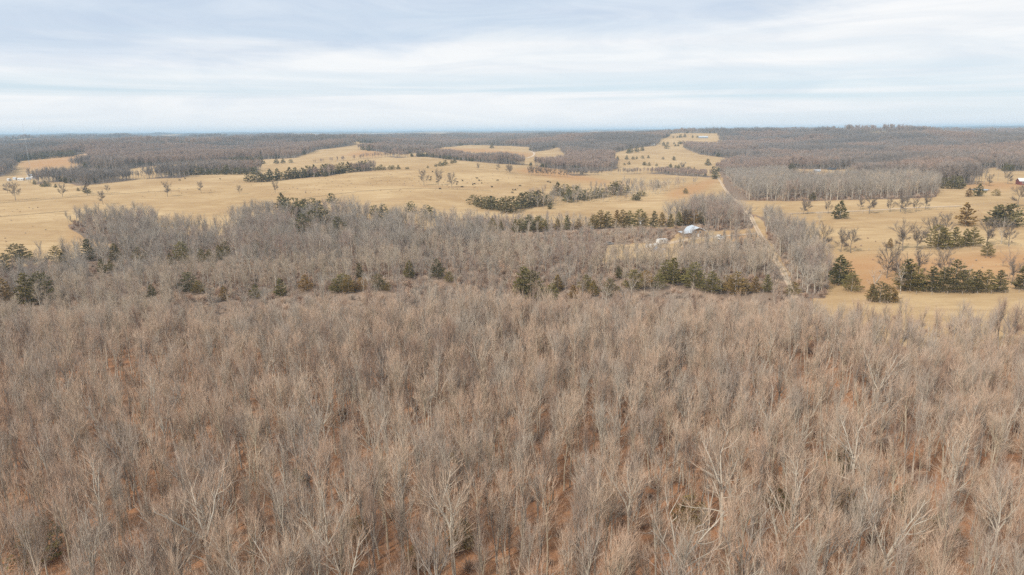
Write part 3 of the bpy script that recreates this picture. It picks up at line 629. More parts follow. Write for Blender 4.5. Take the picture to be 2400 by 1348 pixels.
def cedar_clump(seed):
    q = np.random.default_rng(seed); V = []; Q = []; T = []; nb = 0
    for k in range(4):
        t_, c_ = make_cedar(seed*7+k, H=q.uniform(6, 9.5), wid=0.7, nspray=170, size=0.9, skirt=0.02, round_=0.5); o = np.array([q.uniform(-5, 5), q.uniform(-5, 5), 0])
        V += [t_[0]+o, c_[0]+o]; Q.append(t_[1]+nb); T.append(c_[1]+nb+len(t_[0])); nb += len(t_[0])+len(c_[0])
    return mesh_np('cedar_clump', np.concatenate(V), [np.concatenate(Q), np.concatenate(T)], [M['bark_dark'], M['cedar_dark']], [0, 1])
M['twig_grey'] = vary_mat('twig_grey', (0.225, 0.195, 0.175), (0.185, 0.16, 0.145), 0.2, 0.9, (0.23, 0.20, 0.18))
M['twig_rose'] = vary_mat('twig_rose', (0.37, 0.26, 0.205), (0.30, 0.215, 0.175), 0.2, 0.9, (0.35, 0.265, 0.21))
CLUMPS = [clump(40+k, tw=('twig_far', 'twig_far', 'twig_far', 'twig_grey', 'twig_grey', 'twig_rose', 'twig_rose')[k]) for k in range(7)]+[cedar_clump(3)]
def species(pts, rng, cedar=0.03):
    n_ = len(pts); f = VN.fbm(pts[:, 0]/140+2, pts[:, 1]/140+7, 3)+rng.normal(size=n_)*0.03; k = rng.integers(0, 3, n_)
    k = np.where(f < 0.44, rng.integers(3, 5, n_), k); k = np.where(f > 0.56, rng.integers(5, 7, n_), k)
    g_ = VN.fbm(pts[:, 0]/120+31, pts[:, 1]/120+3, 3); return np.where((g_ > 0.62) & (rng.random(n_) < 0.5) | (rng.random(n_) < cedar), 7, k)
C_NEAR, C_MID, C_FAR = src_collection('near_tree', NEAR_JOIN), src_collection('mid_tree', MID_JOIN), src_collection('far_tree', CLUMPS)
G_NEAR, G_MID, G_FAR = inst_group(C_NEAR), inst_group(C_MID), inst_group(C_FAR)
BUSH = [bush_mesh(5, 'twig_russet'), bush_mesh(6, 'twig_mid'), bush_mesh(7, 'twig_russet', h=1.6), bush_mesh(8, 'twig', h=2.6)]
G_BUSH = inst_group(src_collection('bush', BUSH))

YH = 9.0
SEEN = []                                          # trees that stay in view: x, y, half width, height
def plant(name, meshes, loc, rz, scale, label, cat='tree', group=None):
    e = bpy.data.objects.new(name, None); COL.objects.link(e); e.empty_display_size = 0.5
    e.location = loc; e.rotation_euler = (0, 0, rz); e.scale = scale if hasattr(scale, '__len__') else (scale,)*3
    link('trunk', meshes[0], e); link('crown', meshes[1], e)
    return tag(e, label, cat, group)
# ------------------------------------------------------------------ single trees in the fields
ORD = 'first second third fourth fifth sixth seventh eighth ninth tenth eleventh twelfth thirteenth fourteenth fifteenth sixteenth seventeenth eighteenth nineteenth twentieth'.split()
FIELD = [tree_meshes(700+k, H=12.0, form='open', lod=1, twig_mat='twig_field', bark='bark_field') for k in range(5)]
SLIM = [tree_meshes(720+k, H=12.0, form='half', lod=1, twig_mat='twig_field', bark='bark_field') for k in range(3)]
PALE = [tree_meshes(740+k, H=12.0, form='open' if k else 'half', lod=1, twig_mat='twig_mid', bark='bark_pale') for k in range(4)]
RUSS = [tree_meshes(760, H=12.0, form='open', lod=1, twig_mat='twig_russet', bark='bark_dark')]
def height_at(u, v, hpx):
    x, y, z = unproj(u, v); return (x, y, z), hpx*math.sqrt(x*x+y*y+(CAM_Z-z)**2)/F_PX*1.03
SETS = {'o': FIELD, 's': SLIM, 'p': PALE, 'r': RUSS}
FT = """18,452,18,o,low spreading bare tree at the left edge of the big pasture
37,470,32,s,bushy upright bare tree near the left edge, standing on the pasture fence
147,461,24,o,spreading bare oak on the left pasture fence line
205,457,32,s,tall thin bare tree with a dark cedar at its foot
253,453,16,s,small thin bare tree between the grove and the left wood
393,461,30,o,lone bare oak in the middle of the left pasture
472,453,23,s,slim lone bare tree in the left pasture, right of the lone oak
562,455,18,s,small lone sapling-like tree in the left pasture
645,452,24,s,lone bare tree just above the creek wood
242,480,26,s,bare tree poking above the left end of the creek wood
994,435,34,s,leftmost of the three bare trees in a row on the big pasture
1027,434,33,s,middle of the three bare trees in a row on the big pasture
1059,440,33,o,broad rightmost of the three bare trees in a row on the big pasture
1920,521,24,p,small pale bare tree left of the lone cedar by the dirt track
1883,502,28,s,left one of a close pair of bare trees on the dirt track
1893,502,27,s,right one of a close pair of bare trees on the dirt track
1941,501,26,s,leaning thin bare tree beside the dirt track
2016,492,24,s,short dark bare tree left of the big bushy tree on the track
2037,501,44,o,big bushy bare tree on the bend of the dirt track
2086,497,27,s,thin bare tree just right of the bushy tree on the track
2110,497,42,s,tall crowded bare tree midway along the dirt track
2121,501,34,s,bare tree leaning beside the tall crowded one on the track
2147,497,26,s,thin bare tree right of the tall pair on the track
2168,492,30,s,slim bare tree at the right end of the dirt track
2385,485,38,s,vase-shaped bare tree at the far right end of the pasture fence
1928,585,52,o,lone wide bare tree at the left corner of the right-hand pasture
1970,591,46,s,thin bare sapling on the lower pasture fence
1993,593,48,s,thin bare tree with an evergreen base on the lower pasture fence
2115,588,62,o,big rounded bare tree left of the pasture cedars
2148,586,50,o,second rounded bare tree left of the pasture cedars
2180,572,52,s,thin bare tree just behind the pasture cedars
2215,560,48,s,slender bare tree rising behind the pasture cedars
2313,577,52,o,grey bare tree right of the pasture cedars
2346,572,48,p,pale spreading bare tree towards the right edge
2364,577,42,s,thin leaning bare tree near the right edge of the pasture
2368,632,40,r,reddish bare tree near the right edge
2350,625,18,r,small reddish sapling beside the reddish bare tree
2078,652,68,o,tall rounded bare tree behind the small bronze cedars
2104,660,58,o,bare tree between the tall rounded one and the cedar row
2046,694,58,p,pale whitish bare tree over the bronze cedar clump
2110,684,52,p,pale bare tree at the left end of the cedar row
2150,650,52,s,faint thin bare tree behind the cedar row
2210,648,54,o,wide faint bare tree behind the middle of the cedar row
2262,684,52,p,whitish bare tree in front of the cedar row
2370,668,45,s,thin bare tree between the cedar row and the last cedar at right
1908,690,66,p,wide pale bare tree beside the lower end of the lane
1850,694,68,p,tall pale bare tree hiding the lower end of the lane
1690,690,50,p,pale bare tree above the bronze cedars left of the lane
1722,684,62,p,tall pale bare tree just left of the lane
1640,668,48,p,pale bare tree right of the tall dark-green cedars
1300,672,52,p,wide pale bare crown in the middle of the hollow
1335,664,46,p,second wide pale bare crown in the middle of the hollow
1480,708,58,p,pale forked tree at the far edge of the near wood, centre right
1530,712,52,p,pale tree with upright limbs at the far edge of the near wood
1420,712,50,p,pale low tree between the cedars at the edge of the near wood
1020,716,44,p,pale bushy tree at the far edge of the near wood, centre
585,590,40,p,whitish bare tree over the creek cedars on the left
415,560,42,p,whitish bare tree in the creek wood behind the left cedars
1725,556,34,o,rounded bare tree beside the driveway
1605,528,46,o,dark bare tree right behind the metal roof
2318,436,22,o,broad bare tree above the pond
2362,431,26,o,grey-green bare tree left of the red barn
2210,405,18,p,whitish bare tree beyond the square wood
2335,398,30,r,tall orange-tinted bare tree near the right edge of the far forest
1600,400,20,o,wide bare tree on the far hill pasture
1120,398,14,s,thin bare tree on the crest of the big pasture
1168,402,16,s,left bare tree of the clump on the far pasture slope
1195,408,20,o,bushy bare tree of the clump on the far pasture slope
1245,412,22,s,slim bare tree in the clump on the far pasture slope
1262,412,20,s,slim bare tree right of the clump on the far pasture slope""".split('\n')
for k, ln in enumerate(FT):
    u, v, h, ty, lab = ln.split(',', 4); loc, H = height_at(float(u), float(v), float(h)); ms = SETS[ty][k % len(SETS[ty])]
    s = min(max(H, 3.0), 17.0)/12.0; plant('bare_tree', ms, loc, k*2.1, s, lab, group='single bare trees of the fields and wood edges')
# rows of bare trees by the brook on the far slope
for k, u in enumerate((1190, 1196, 1240, 1250, 1256, 1266, 1271, 1277, 1284, 1290, 1300, 1313, 1322, 1330)):
    loc, H = height_at(u, 405+(u-1190)*0.075, 17); plant('bare_tree', SLIM[k % 3], loc, k*1.7, H/12, '%s from the left in the thin row of bare trees on the far pasture slope' % ORD[k], group='row of bare trees on the far pasture slope')

# ------------------------------------------------------------------ cedars
CED = {}
for mat in ('cedar', 'cedar_dark', 'cedar_bronze'):
    CED[mat] = [cedar_meshes(10+k, mat, wid=(0.66, 0.82, 0.95)[k], round_=(0.35, .8, 1.2)[k], nspray=2200, size=0.28) for k in range(3)]
    CED[mat+'_far'] = [cedar_meshes(20+k, mat, wid=(0.75, 0.9, 1.1)[k], round_=(0.4, .8, 1.2)[k], nspray=420, size=0.66, skirt=0.02) for k in range(3)]
def cedars(items, phrase, group, mat=None):
    """items: (u, v, height px[, material]); ordered from left to right in the photograph"""
    items = sorted(items, key=lambda q: q[0])
    for k, it in enumerate(items):
        u, v, h = it[0]+(rng.normal()*2.2 if len(items) > 6 else 0), it[1], it[2]*(rng.uniform(0.75, 1.2) if len(items) > 6 else 1); mt = it[3] if len(it) > 3 else (mat or ('cedar', 'cedar_dark', 'cedar_bronze')[int(rng.choice(3, p=(.5, .3, .2)))])
        hol = u < 1880 and 655 < v < 735; loc, H = height_at(u, v-(7 if hol else 0), h); far = math.hypot(loc[0], loc[1]) > 420
        ms = CED[mt+'_far' if far else mt]; H *= 1.25 if far else 1.4 if hol else 1.15 if (not far and u < 1880 and v > 540 and v < 740) else 1.0; s = min(max(H, 2.0), 12.0)/8.0
        if '%' in phrase: lab = phrase % (ORD[k] if k < 20 else 'last but %d' % (len(items)-k))
        else: lab = phrase
        SEEN.append((loc[0], loc[1], 0.27*s*8+0.8, s*8)); wx = 1.3 if far else 1.2 if hol or (u > 1880 and v > 520) else 1.1; plant('cedar_tree', ms[int(rng.integers(0, 3))], loc, rng.random()*6.28, (wx*s*rng.uniform(.9, 1.15), wx*s*rng.uniform(.9, 1.15), s), lab, group=group)
def P3(s): return [tuple(float(q) if i < 3 else q for i, q in enumerate(t.split(','))) for t in s.split()]
one = lambda u, v, h, mt, lab: cedars([(u, v, h, mt)], lab, 'single cedars in the pasture')
one(1968, 513, 29, 'cedar_dark', 'lone round-topped dark cedar beside the dirt track'); one(2262, 529, 39, 'cedar_bronze', 'lone brownish cedar in the upper right pasture')
one(2313, 601, 27, 'cedar', 'small lone cedar below the pasture hedgerow at right'); one(1965, 668, 62, 'cedar_dark', 'tall dark cedar at the lower corner of the pasture')
one(1995, 683, 38, 'cedar', 'small conical cedar beside the tall dark one'); one(2397, 680, 48, 'cedar_dark', 'dark cedar cut off by the right edge')
one(2270, 461, 13, 'cedar_bronze', 'low bronze cedar below the pond'); one(2293, 460, 18, 'cedar_dark', 'dark rounded cedar below the pond'); one(2335, 459, 10, 'cedar_bronze', 'tiny bronze cedar right of the pond')
one(1975, 660, 45, 'cedar_dark', 'dark cedar half hidden behind the tall one at the pasture corner')
cedars(P3("2332,529,30 2352,532,38 2372,530,34 2340,531,26"), '%s cedar from the left in the clump at the upper right edge', 'cedar clump at the upper right edge', 'cedar_dark')
cedars(P3("2085,582,20,cedar_bronze 2196,584,46 2210,583,40 2236,581,40 2262,578,34 2280,577,36"), '%s cedar from the left in the hedgerow across the right-hand pasture', 'cedars in the pasture hedgerow')
cedars(P3("2120,680,64,cedar_dark 2135,682,46,cedar 2158,682,46,cedar 2186,684,50,cedar_dark 2212,685,60,cedar_dark 2236,685,58,cedar_dark 2264,684,52,cedar 2288,685,52,cedar_dark 2312,685,56,cedar 2340,685,46,cedar_dark"), '%s cedar from the left in the long cedar row at lower right', 'cedar row at lower right')
cedars(P3("2042,706,36,cedar_bronze 2062,709,42,cedar_dark 2085,709,34,cedar_bronze 2098,708,22,cedar_bronze"), '%s from the left of the bronze cedars bordering the near wood', 'bronze cedars bordering the near wood')
cedars(P3("1560,668,38,cedar 1577,674,36,cedar 1602,667,20,cedar 1625,684,48,cedar 1667,694,30,cedar 1705,692,28,cedar_bronze 1725,700,34,cedar_bronze 1745,694,24,cedar_bronze 1773,694,32,cedar_bronze 1795,692,28,cedar 1545,684,28,cedar 1512,682,30,cedar_bronze 1487,687,30,cedar 1860,700,18,cedar_bronze"),
       '%s cedar from the left in the hollow beside the gravel lane', 'cedars in the hollow beside the lane')
cedars(P3("1212,704,36,cedar_bronze 1228,708,48,cedar 1248,712,42,cedar_dark 1268,710,30,cedar 1293,712,38,cedar 1340,707,28,cedar_bronze 1375,694,32,cedar 1395,702,26,cedar_bronze 1427,702,32,cedar_dark 1447,652,30,cedar 1310,690,24,cedar_bronze"),
       '%s cedar from the left in the middle of the hollow', 'cedars in the middle of the hollow')
cedars(P3("887,688,26,cedar_dark 803,692,32,cedar 820,694,26,cedar_bronze 845,690,24,cedar_bronze 842,652,38,cedar_dark 960,652,38,cedar 1027,652,38,cedar_dark 1053,668,22,cedar 787,694,28,cedar 910,690,20,cedar_bronze"),
       '%s cedar from the left in the woods just left of centre', 'cedars left of centre')
cedars(P3("60,724,46,cedar 95,717,44,cedar_dark 523,712,26,cedar_bronze 597,707,24,cedar 657,702,27,cedar 440,692,32,cedar_dark 467,696,24,cedar_bronze 357,706,26,cedar_dark 15,716,30,cedar_bronze 715,690,24,cedar_bronze"),
       '%s cedar from the left along the far edge of the near wood', 'cedars along the left edge of the near wood')
cedars(P3("12,640,28,cedar_dark 37,618,30,cedar_dark 60,614,30,cedar_dark 75,622,24,cedar_dark 133,618,30,cedar 152,616,26,cedar_dark 207,612,38,cedar_dark 240,642,28,cedar 263,636,22,cedar 267,614,32,cedar 330,614,24,cedar 403,620,27,cedar_bronze 427,617,32,cedar 473,614,30,cedar 490,612,24,cedar 513,610,30,cedar 530,602,32,cedar 603,582,20,cedar"),
       '%s cedar from the left along the creek', 'cedars along the creek on the left')
cedars(P3("672,500,26 690,506,28 705,508,30 718,500,24 733,498,26 660,492,24 777,478,24 713,548,36 735,540,34 760,532,36 793,557,36 745,510,26 900,520,26 880,505,22 965,500,24 1000,510,22"), '%s cedar from the left in the creek wood below the big pasture', 'cedars in the creek wood', 'cedar_dark')
cedars(P3("835,574,18,cedar_dark 883,564,18,cedar 945,558,12,cedar_bronze 960,556,14,cedar_bronze 978,555,14,cedar_bronze 995,554,12,cedar_bronze 1012,551,14,cedar_bronze 1035,550,13,cedar_bronze 1085,549,18,cedar_bronze 1105,548,18,cedar 1130,546,16,cedar_bronze 1155,543,26,cedar 1172,541,18,cedar"),
       '%s from the left of the small bronze cedars on the fold above the ridge wood', 'small bronze cedars above the ridge wood')
cedars(P3("1207,545,26,cedar 1222,545,34,cedar 1238,546,40,cedar_dark 1254,544,34,cedar_bronze 1268,541,26,cedar 1282,543,26,cedar 1305,540,30,cedar_bronze 1330,540,30,cedar 1356,538,30,cedar_bronze 1388,537,32,cedar_bronze 1408,536,36,cedar_bronze 1424,535,34,cedar 1440,534,36,cedar_bronze 1458,534,38,cedar_bronze 1476,533,38,cedar 1494,533,40,cedar 1512,533,38,cedar_bronze 1530,533,36,cedar_dark 1552,533,36,cedar_bronze 1572,533,34,cedar"),
       '%s cedar from the left in the bronze-green cedar row behind the yard', 'cedar row behind the yard')
cedars(P3("1590,530,32,cedar 1608,528,34,cedar_bronze 1624,528,34,cedar_bronze 1640,528,28,cedar_dark"), '%s cedar from the left behind the metal-roofed house', 'cedars behind the house')
cedars(P3("1110,480,18 1125,486,20 1140,490,24 1155,492,26 1172,494,28 1188,500,30 1200,496,32 1216,490,30 1232,486,30 1248,484,28 1262,482,26 1280,478,22 1150,482,20 1290,490,18"), '%s cedar from the left in the dark clump on the brook', 'dark cedars on the brook', 'cedar_dark')
cedars(P3("1291,458,8 1306,459,20 1322,462,20 1334,468,22 1336,474,20 1352,468,20 1366,470,22 1380,466,20 1398,464,22 1418,462,20 1440,458,22 1452,455,20 1466,452,16 1482,470,12 1493,470,12 1505,460,14 1540,440,14"), '%s cedar from the left in the line below the far pasture', 'cedar line below the far pasture', 'cedar_dark')
cedars(P3("1023,391,6 1032,390,8 1039,389,7 1046,388,9 1058,384,9 1064,382,8 1006,394,4"), '%s from the left of the dark shrubby cedars on the pasture crest', 'cedars on the pasture crest', 'cedar_dark')
cedars(P3("878,400,7 886,399,8 893,399,9 901,398,8 919,398,8 927,397,9 934,397,8 947,397,4 955,397,4"), '%s from the left of the low cedars behind the big pasture', 'low cedars behind the big pasture', 'cedar_dark')
cedars([(395+i*11.5, 411-i*0.12, 11+(i*7 % 5)) for i in range(19)], '%s cedar from the left in the left half of the far hedgerow', 'left half of the far hedgerow', 'cedar_dark')
cedars([(585+i*15.5, 427-(max(0, i-2))*1.75, 15+(i*5 % 8)) for i in range(19)], '%s cedar from the left in the right half of the far hedgerow', 'right half of the far hedgerow', 'cedar_dark')
cedars([(545+i*8.0, 387-i*0.25, 12+(i*7 % 6)) for i in range(9)]+[(647, 384, 9), (664, 383, 9), (682, 382, 8)], '%s cedar from the left between the two narrow far-left fields', 'cedars between the narrow far fields', 'cedar_dark')
cedars(P3("1544,323,5 1550,323,6 1580,323,4 1585,323,4 1595,323,5 1599,323,5 1604,322,6 1621,323,5 1634,323,5"), '%s from the left of the tiny cedars on the hilltop by the long barn', 'tiny hilltop cedars', 'cedar_dark')
cedars(P3("1557,338,5 1565,338,4 1583,338,5 1591,338,5 1594,338,5 1603,338,4 1608,338,4 1624,339,5 1636,339,5 1643,340,5"), '%s cedar from the left in the upper dotted row on the far hill', 'upper dotted row on the far hill', 'cedar_dark')
cedars(P3("1565,349,9 1586,343,5 1592,343,5 1602,346,6 1608,347,7 1614,347,6 1556,342,5 1470,360,12 1482,358,12 1494,357,13 1504,354,12"), '%s from the left of the cedar thickets on the far hill', 'thickets on the far hill', 'cedar_dark')
cedars(P3("1403,389,6 1425,388,6 1431,388,5 1440,387,5 1465,387,5 1476,386,7 1508,387,5 1515,388,6 1522,389,6 1538,390,5 1568,393,7 1571,394,6 1584,395,7 1590,395,6 1594,396,5 1613,397,5 1620,397,5 1628,397,5 1440,376,7 1450,375,6"), '%s cedar from the left in the lower dotted row on the far hill', 'lower dotted row on the far hill', 'cedar_dark')
cedars(P3("1468,374,8 1481,374,5 1491,373,5 1508,372,6 1518,371,7 1555,374,5 1578,376,7"), '%s cedar from the left in the middle dotted row on the far hill', 'middle dotted row on the far hill', 'cedar_dark')
cedars(P3("95,438,6 108,438,9 114,438,8 130,440,5 181,448,5 201,452,9 208,454,7 85,433,8"), '%s from the left of the dark round shrubs in the left pasture', 'dark shrubs in the left pasture', 'cedar_dark')
cedars([(40+i*11, 378-i*1.0, 14+(i*5 % 7)) for i in range(13)], '%s cedar from the left above the red clearing', 'cedars above the red clearing', 'cedar_dark')
cedars(P3("848,352,10 860,354,12 875,352,16 893,346,24 905,352,14 930,356,14 942,356,12 920,350,18 1005,346,10 1020,346,10 1080,342,8 1155,348,8"), '%s cedar from the left around the dark mound', 'cedars around the mound', 'cedar_dark')
cedars(P3("1878,424,16,cedar_dark 1868,426,14,cedar_dark 1848,402,14,cedar_dark 1856,403,12,cedar_dark 1672,408,16,cedar_dark 1676,420,20,cedar_dark 1664,388,14,cedar_dark 1908,470,12,cedar_dark 2215,442,20,cedar_dark 2232,443,26,cedar_dark 2250,442,20,cedar_dark 2196,430,10,cedar_dark 1602,454,10,cedar_dark"),
       '%s from the left of the dark cedars scattered before the far right forest', 'cedars before the far right forest')
# evergreen understorey in the near wood
cedars(P3("1065,1085,42,cedar_bronze 1212,1075,50,cedar_dark 1850,1200,70,cedar 1800,1180,60,cedar 1960,1110,60,cedar_dark 1980,1200,60,cedar 1620,1240,70,cedar_bronze 440,1060,50,cedar_dark 300,1050,50,cedar_dark 100,1320,90,cedar 840,1270,70,cedar_bronze 970,1330,60,cedar_bronze 1080,1290,60,cedar 700,1150,50,cedar_dark 1430,1170,50,cedar_bronze 2120,1200,60,cedar 2210,1260,70,cedar 430,820,30,cedar_bronze 1360,860,30,cedar_dark 490,1220,60,cedar_dark"),
       '%s from the left of the small evergreens under the near wood', 'small evergreens under the near wood')

# ------------------------------------------------------------------ the woods
_h = unproj(1622, 553); SEEN.append((_h[0], _h[1], 6.5, 6.0)); YH = 9.0
# near wood: the trees that show largest are things of their own, the rest one mass
HERO = [(1480, 1190, 'pale bare tree with wide forked limbs at the bottom, over open russet ground'), (1600, 1290, 'bare tree with crooked pale limbs near the bottom edge, right of centre'),
        (1850, 1170, 'tall pale vase-shaped bare tree rising over dark green understorey at lower right'), (2010, 1060, 'broad bare crown with pinkish twigs in the lower right of the near wood'),
        (2230, 1120, 'big pale forked tree near the right edge with long straight limbs'), (2330, 1230, 'leaning pale tree with spreading limbs in the bottom right corner'),
        (2080, 1270, 'many-stemmed pale tree close to the bottom edge at the right'), (350, 950, 'tall slim-limbed pale tree standing above its neighbours on the left'),
        (480, 1240, 'dense grey bare crown low on the left'), (940, 1170, 'rounded grey bare crown just left of bottom centre'), (1060, 1230, 'pale slender bare tree at bottom centre with upright limbs'),
        (2060, 890, 'broad bare tree with crooked horizontal limbs halfway up the near wood at right'), (215, 1180, 'grey bushy bare crown near the bottom left corner'), (1700, 1130, 'upright bare tree with brown twigs left of the dark understorey')]
hero_xy = []
HEROM = [tree_meshes(500+k, H=14.6, form='half' if k % 2 else 'forest', lod=0, bark='bark_pale') for k in range(5)]
for k, (u, v, lab) in enumerate(HERO):
    x, y, z = unproj(u, v, 9.5); hero_xy.append((x, y))
    plant('bare_tree', HEROM[k % 5], (x, y, z), k*1.3, rng.uniform(1.0, 1.14), lab, group='pale trees standing out of the near wood')
hero_xy = np.array(hero_xy)
pts = fill(POLY['near'], 3.3, rng, extra=lambda x, y: np.min((x[:, None]-hero_xy[None, :, 0])**2+(y[:, None]-hero_xy[None, :, 1])**2, 1) > 8)
pts = pts[np.hypot(pts[:, 0], pts[:, 1]) > 40]
gap = VN.fbm(pts[:, 0]/16, pts[:, 1]/16, 2); pts = pts[(gap > 0.33) | (rng.random(len(pts)) < 0.45)]
dist = np.hypot(pts[:, 0], pts[:, 1]); vis = (np.abs(np.arctan2(pts[:, 0], pts[:, 1])) < math.radians(38)) & (dist > 56)
order = np.argsort(np.where(vis, dist, 1e9)); ind, rest = order[:286], order[286:]
BARKW = {'bark': 'grey-brown', 'bark_dark': 'dark-barked', 'bark_pale': 'pale-barked'}; TWIGW = {'twig': 'pinkish', 'twig_mid': 'greyish', 'twig_russet': 'russet'}
picked = []
for k in ind:
    vi = int(rng.integers(0, 12)); az = math.degrees(math.atan2(pts[k, 0], pts[k, 1])); fo_, bk_, tw_ = NV[vi]
    colw = ('by left edge', 'left of centre', 'in the middle', 'right of centre', 'by right edge')[int(min(4, max(0, (az+38)//15.2)))]
    rank = ('front rank', 'second rank', 'third rank')[0 if dist[k] < 74 else 1 if dist[k] < 90 else 2]
    picked.append((az, k, vi, '%s %s tree with %s twigs, %s of near wood, %s' % (BARKW[bk_], 'upright' if fo_ == 'forest' else 'spreading', TWIGW[tw_], rank, colw)))
picked.sort(); seen_n = {}
tot_n = {}
for q_ in picked: tot_n[q_[3]] = tot_n.get(q_[3], 0)+1
for az, k, vi, lab in picked:
    c_ = seen_n.get(lab, 0); seen_n[lab] = c_+1
    if tot_n[lab] > 1: lab = ('leftmost' if c_ == 0 else ORD[c_])+' '+lab
    s = rng.uniform(0.62, 1.10); plant('bare_tree', NEARM[vi], pts[k], rng.random()*6.28, (s*rng.uniform(.70, .98), s*rng.uniform(.70, .98), s), lab, group='bare trees of the near wood')
scatter('forest', pts[rest], G_NEAR, 12, rng, 0.66, 1.14, 'dense grey-brown leafless wood filling the foreground behind the nearest trees', slim=0.84)
for k, lab, hs in (('mid', 'grey leafless wood on the low ridge beyond the near wood', (0.50, 0.80)), ('hollow', 'low pale scrub trees in the hollow between the two woods', (0.32, 0.56)), ('fold', 'low bare thicket trees around the bronze cedar row behind the yard', (0.36, 0.60)), ('creek', 'grey leafless wood along the creek below the big pasture', (0.58, 1.0)),
                   ('road', 'leafless wood beside the gravel lane behind the metal-roofed house', (0.72, 0.98)), ('yard', 'low bare trees between the yard and the gravel lane', (0.45, 0.68)), ('verge', 'band of bare trees on the pasture side of the gravel lane', (0.65, 0.95)),
                   ('brook', 'thin bare trees along the brook below the far pasture', (0.5, 0.75)), ('block', 'square leafless wood bordering the right-hand pasture', (0.66, 0.92))):
    fp = fill(POLY[k], WOODS[k][2], rng, extra=lambda x, y: clear(x, y) & off_road(x, y, 3.0) & not_hiding(x, y, rng) & ~cover([POLY[q] for q in ('near', 'hollow', 'mid')[:{'mid': 2, 'hollow': 1, 'yard': 2}.get(k, 3)]], x, y) & ~(inpoly(x, y, THIN) & (rng.random(len(x)) < 0.0))); scatter('forest', fp, G_MID, 12, rng, hs[0], hs[1], lab, patch=stand(k, fp, rng))
for k, lab in (('east', 'wide grey-purple leafless forest over the far right ridge'), ('ridge', 'leafless wood on the far middle ridge'), ('strip', 'strip of leafless wood behind the pasture crest'),
               ('west', 'broad leafless forest across the far left'), ('grove', 'open grove of bare trees along the far edge of the left pasture'), ('mound', 'dark wood on the mound beside the pale hilltop field'),
               ('back', 'far leafless wood behind the orange fields'), ('hedge', 'leafless thicket in the hedgerow below the long field'), ('hedgeb', 'bare hedgerow between the two far left fields'), ('river', 'bare thicket along the far brook')):
    h = FAR[k][1]; fp = fill(FPOLY[k], 8.5 if h > 9 else 7.0, rng, extra=clear); scatter('forest', fp, G_FAR, 8, rng, 0.72*h/13, 1.15*h/13, lab, tilt=0.0, patch=species(fp, rng))
# the far woods beyond, as far as trees still show
a = rng.uniform(-0.72, 0.72, 34000); r = np.sqrt(rng.uniform(1750**2, 4200**2, 34000)); x, y = r*np.sin(a), r*np.cos(a)
side = (a > 0.29) | ((a < -0.17) & (r > 1950)); k = ((VN.fbm(x/420+9, y/420+2, 4) > 0.42) | side & (VN.fbm(x/420+9, y/420+2, 4) > 0.30)) & (side | (r > 2300)) & ~cover(list(FPOLY.values()), x, y)
fp = np.stack([x[k], y[k], zt(x[k], y[k])], 1); scatter('forest', fp, G_FAR, 8, rng, 0.8, 1.3, 'hazy leafless woods towards the horizon', tilt=0.0, patch=species(fp, rng))
# brush
bp = fill(poly_px("-200,712 400,702 900,700 1500,700 1850,695 1840,650 1500,640 1000,655 500,670 0,680"), 3.6, rng, extra=lambda x, y: clear(x, y) & not_hiding(x, y, rng, 11.0, 0.0))
scatter('undergrowth', bp, G_BUSH, 4, rng, 0.7, 1.5, 'reddish-brown thicket in the hollow between the two woods', 'undergrowth')
for k, lab in (('mid', 'grey brush under the trees of the low ridge'), ('creek', 'grey brush under the creek wood'), ('fold', 'brush around the cedar row behind the yard'), ('verge', 'brush along the gravel lane'), ('road', 'brush behind the metal-roofed house'), ('yard', 'brush below the driveway'), ('block', 'brush along the edge of the square wood')):
    bq = fill(POLY[k], 4.0, rng, extra=lambda x, y: clear(x, y) & not_hiding(x, y, rng, 11.0, 0.0) & ~inpoly(x, y, POLY['near']))
    scatter('undergrowth', bq, G_BUSH, 4, rng, 0.7, 1.7, lab, 'undergrowth')
bp = fill(poly_px("-900,2300 3300,2300 2900,745 1200,745 -300,760"), 3.4, rng); bp = bp[rng.random(len(bp)) < 0.33]
scatter('undergrowth', bp, G_BUSH, 4, rng, 0.5, 1.4, 'saplings and brush under the near wood', 'undergrowth')

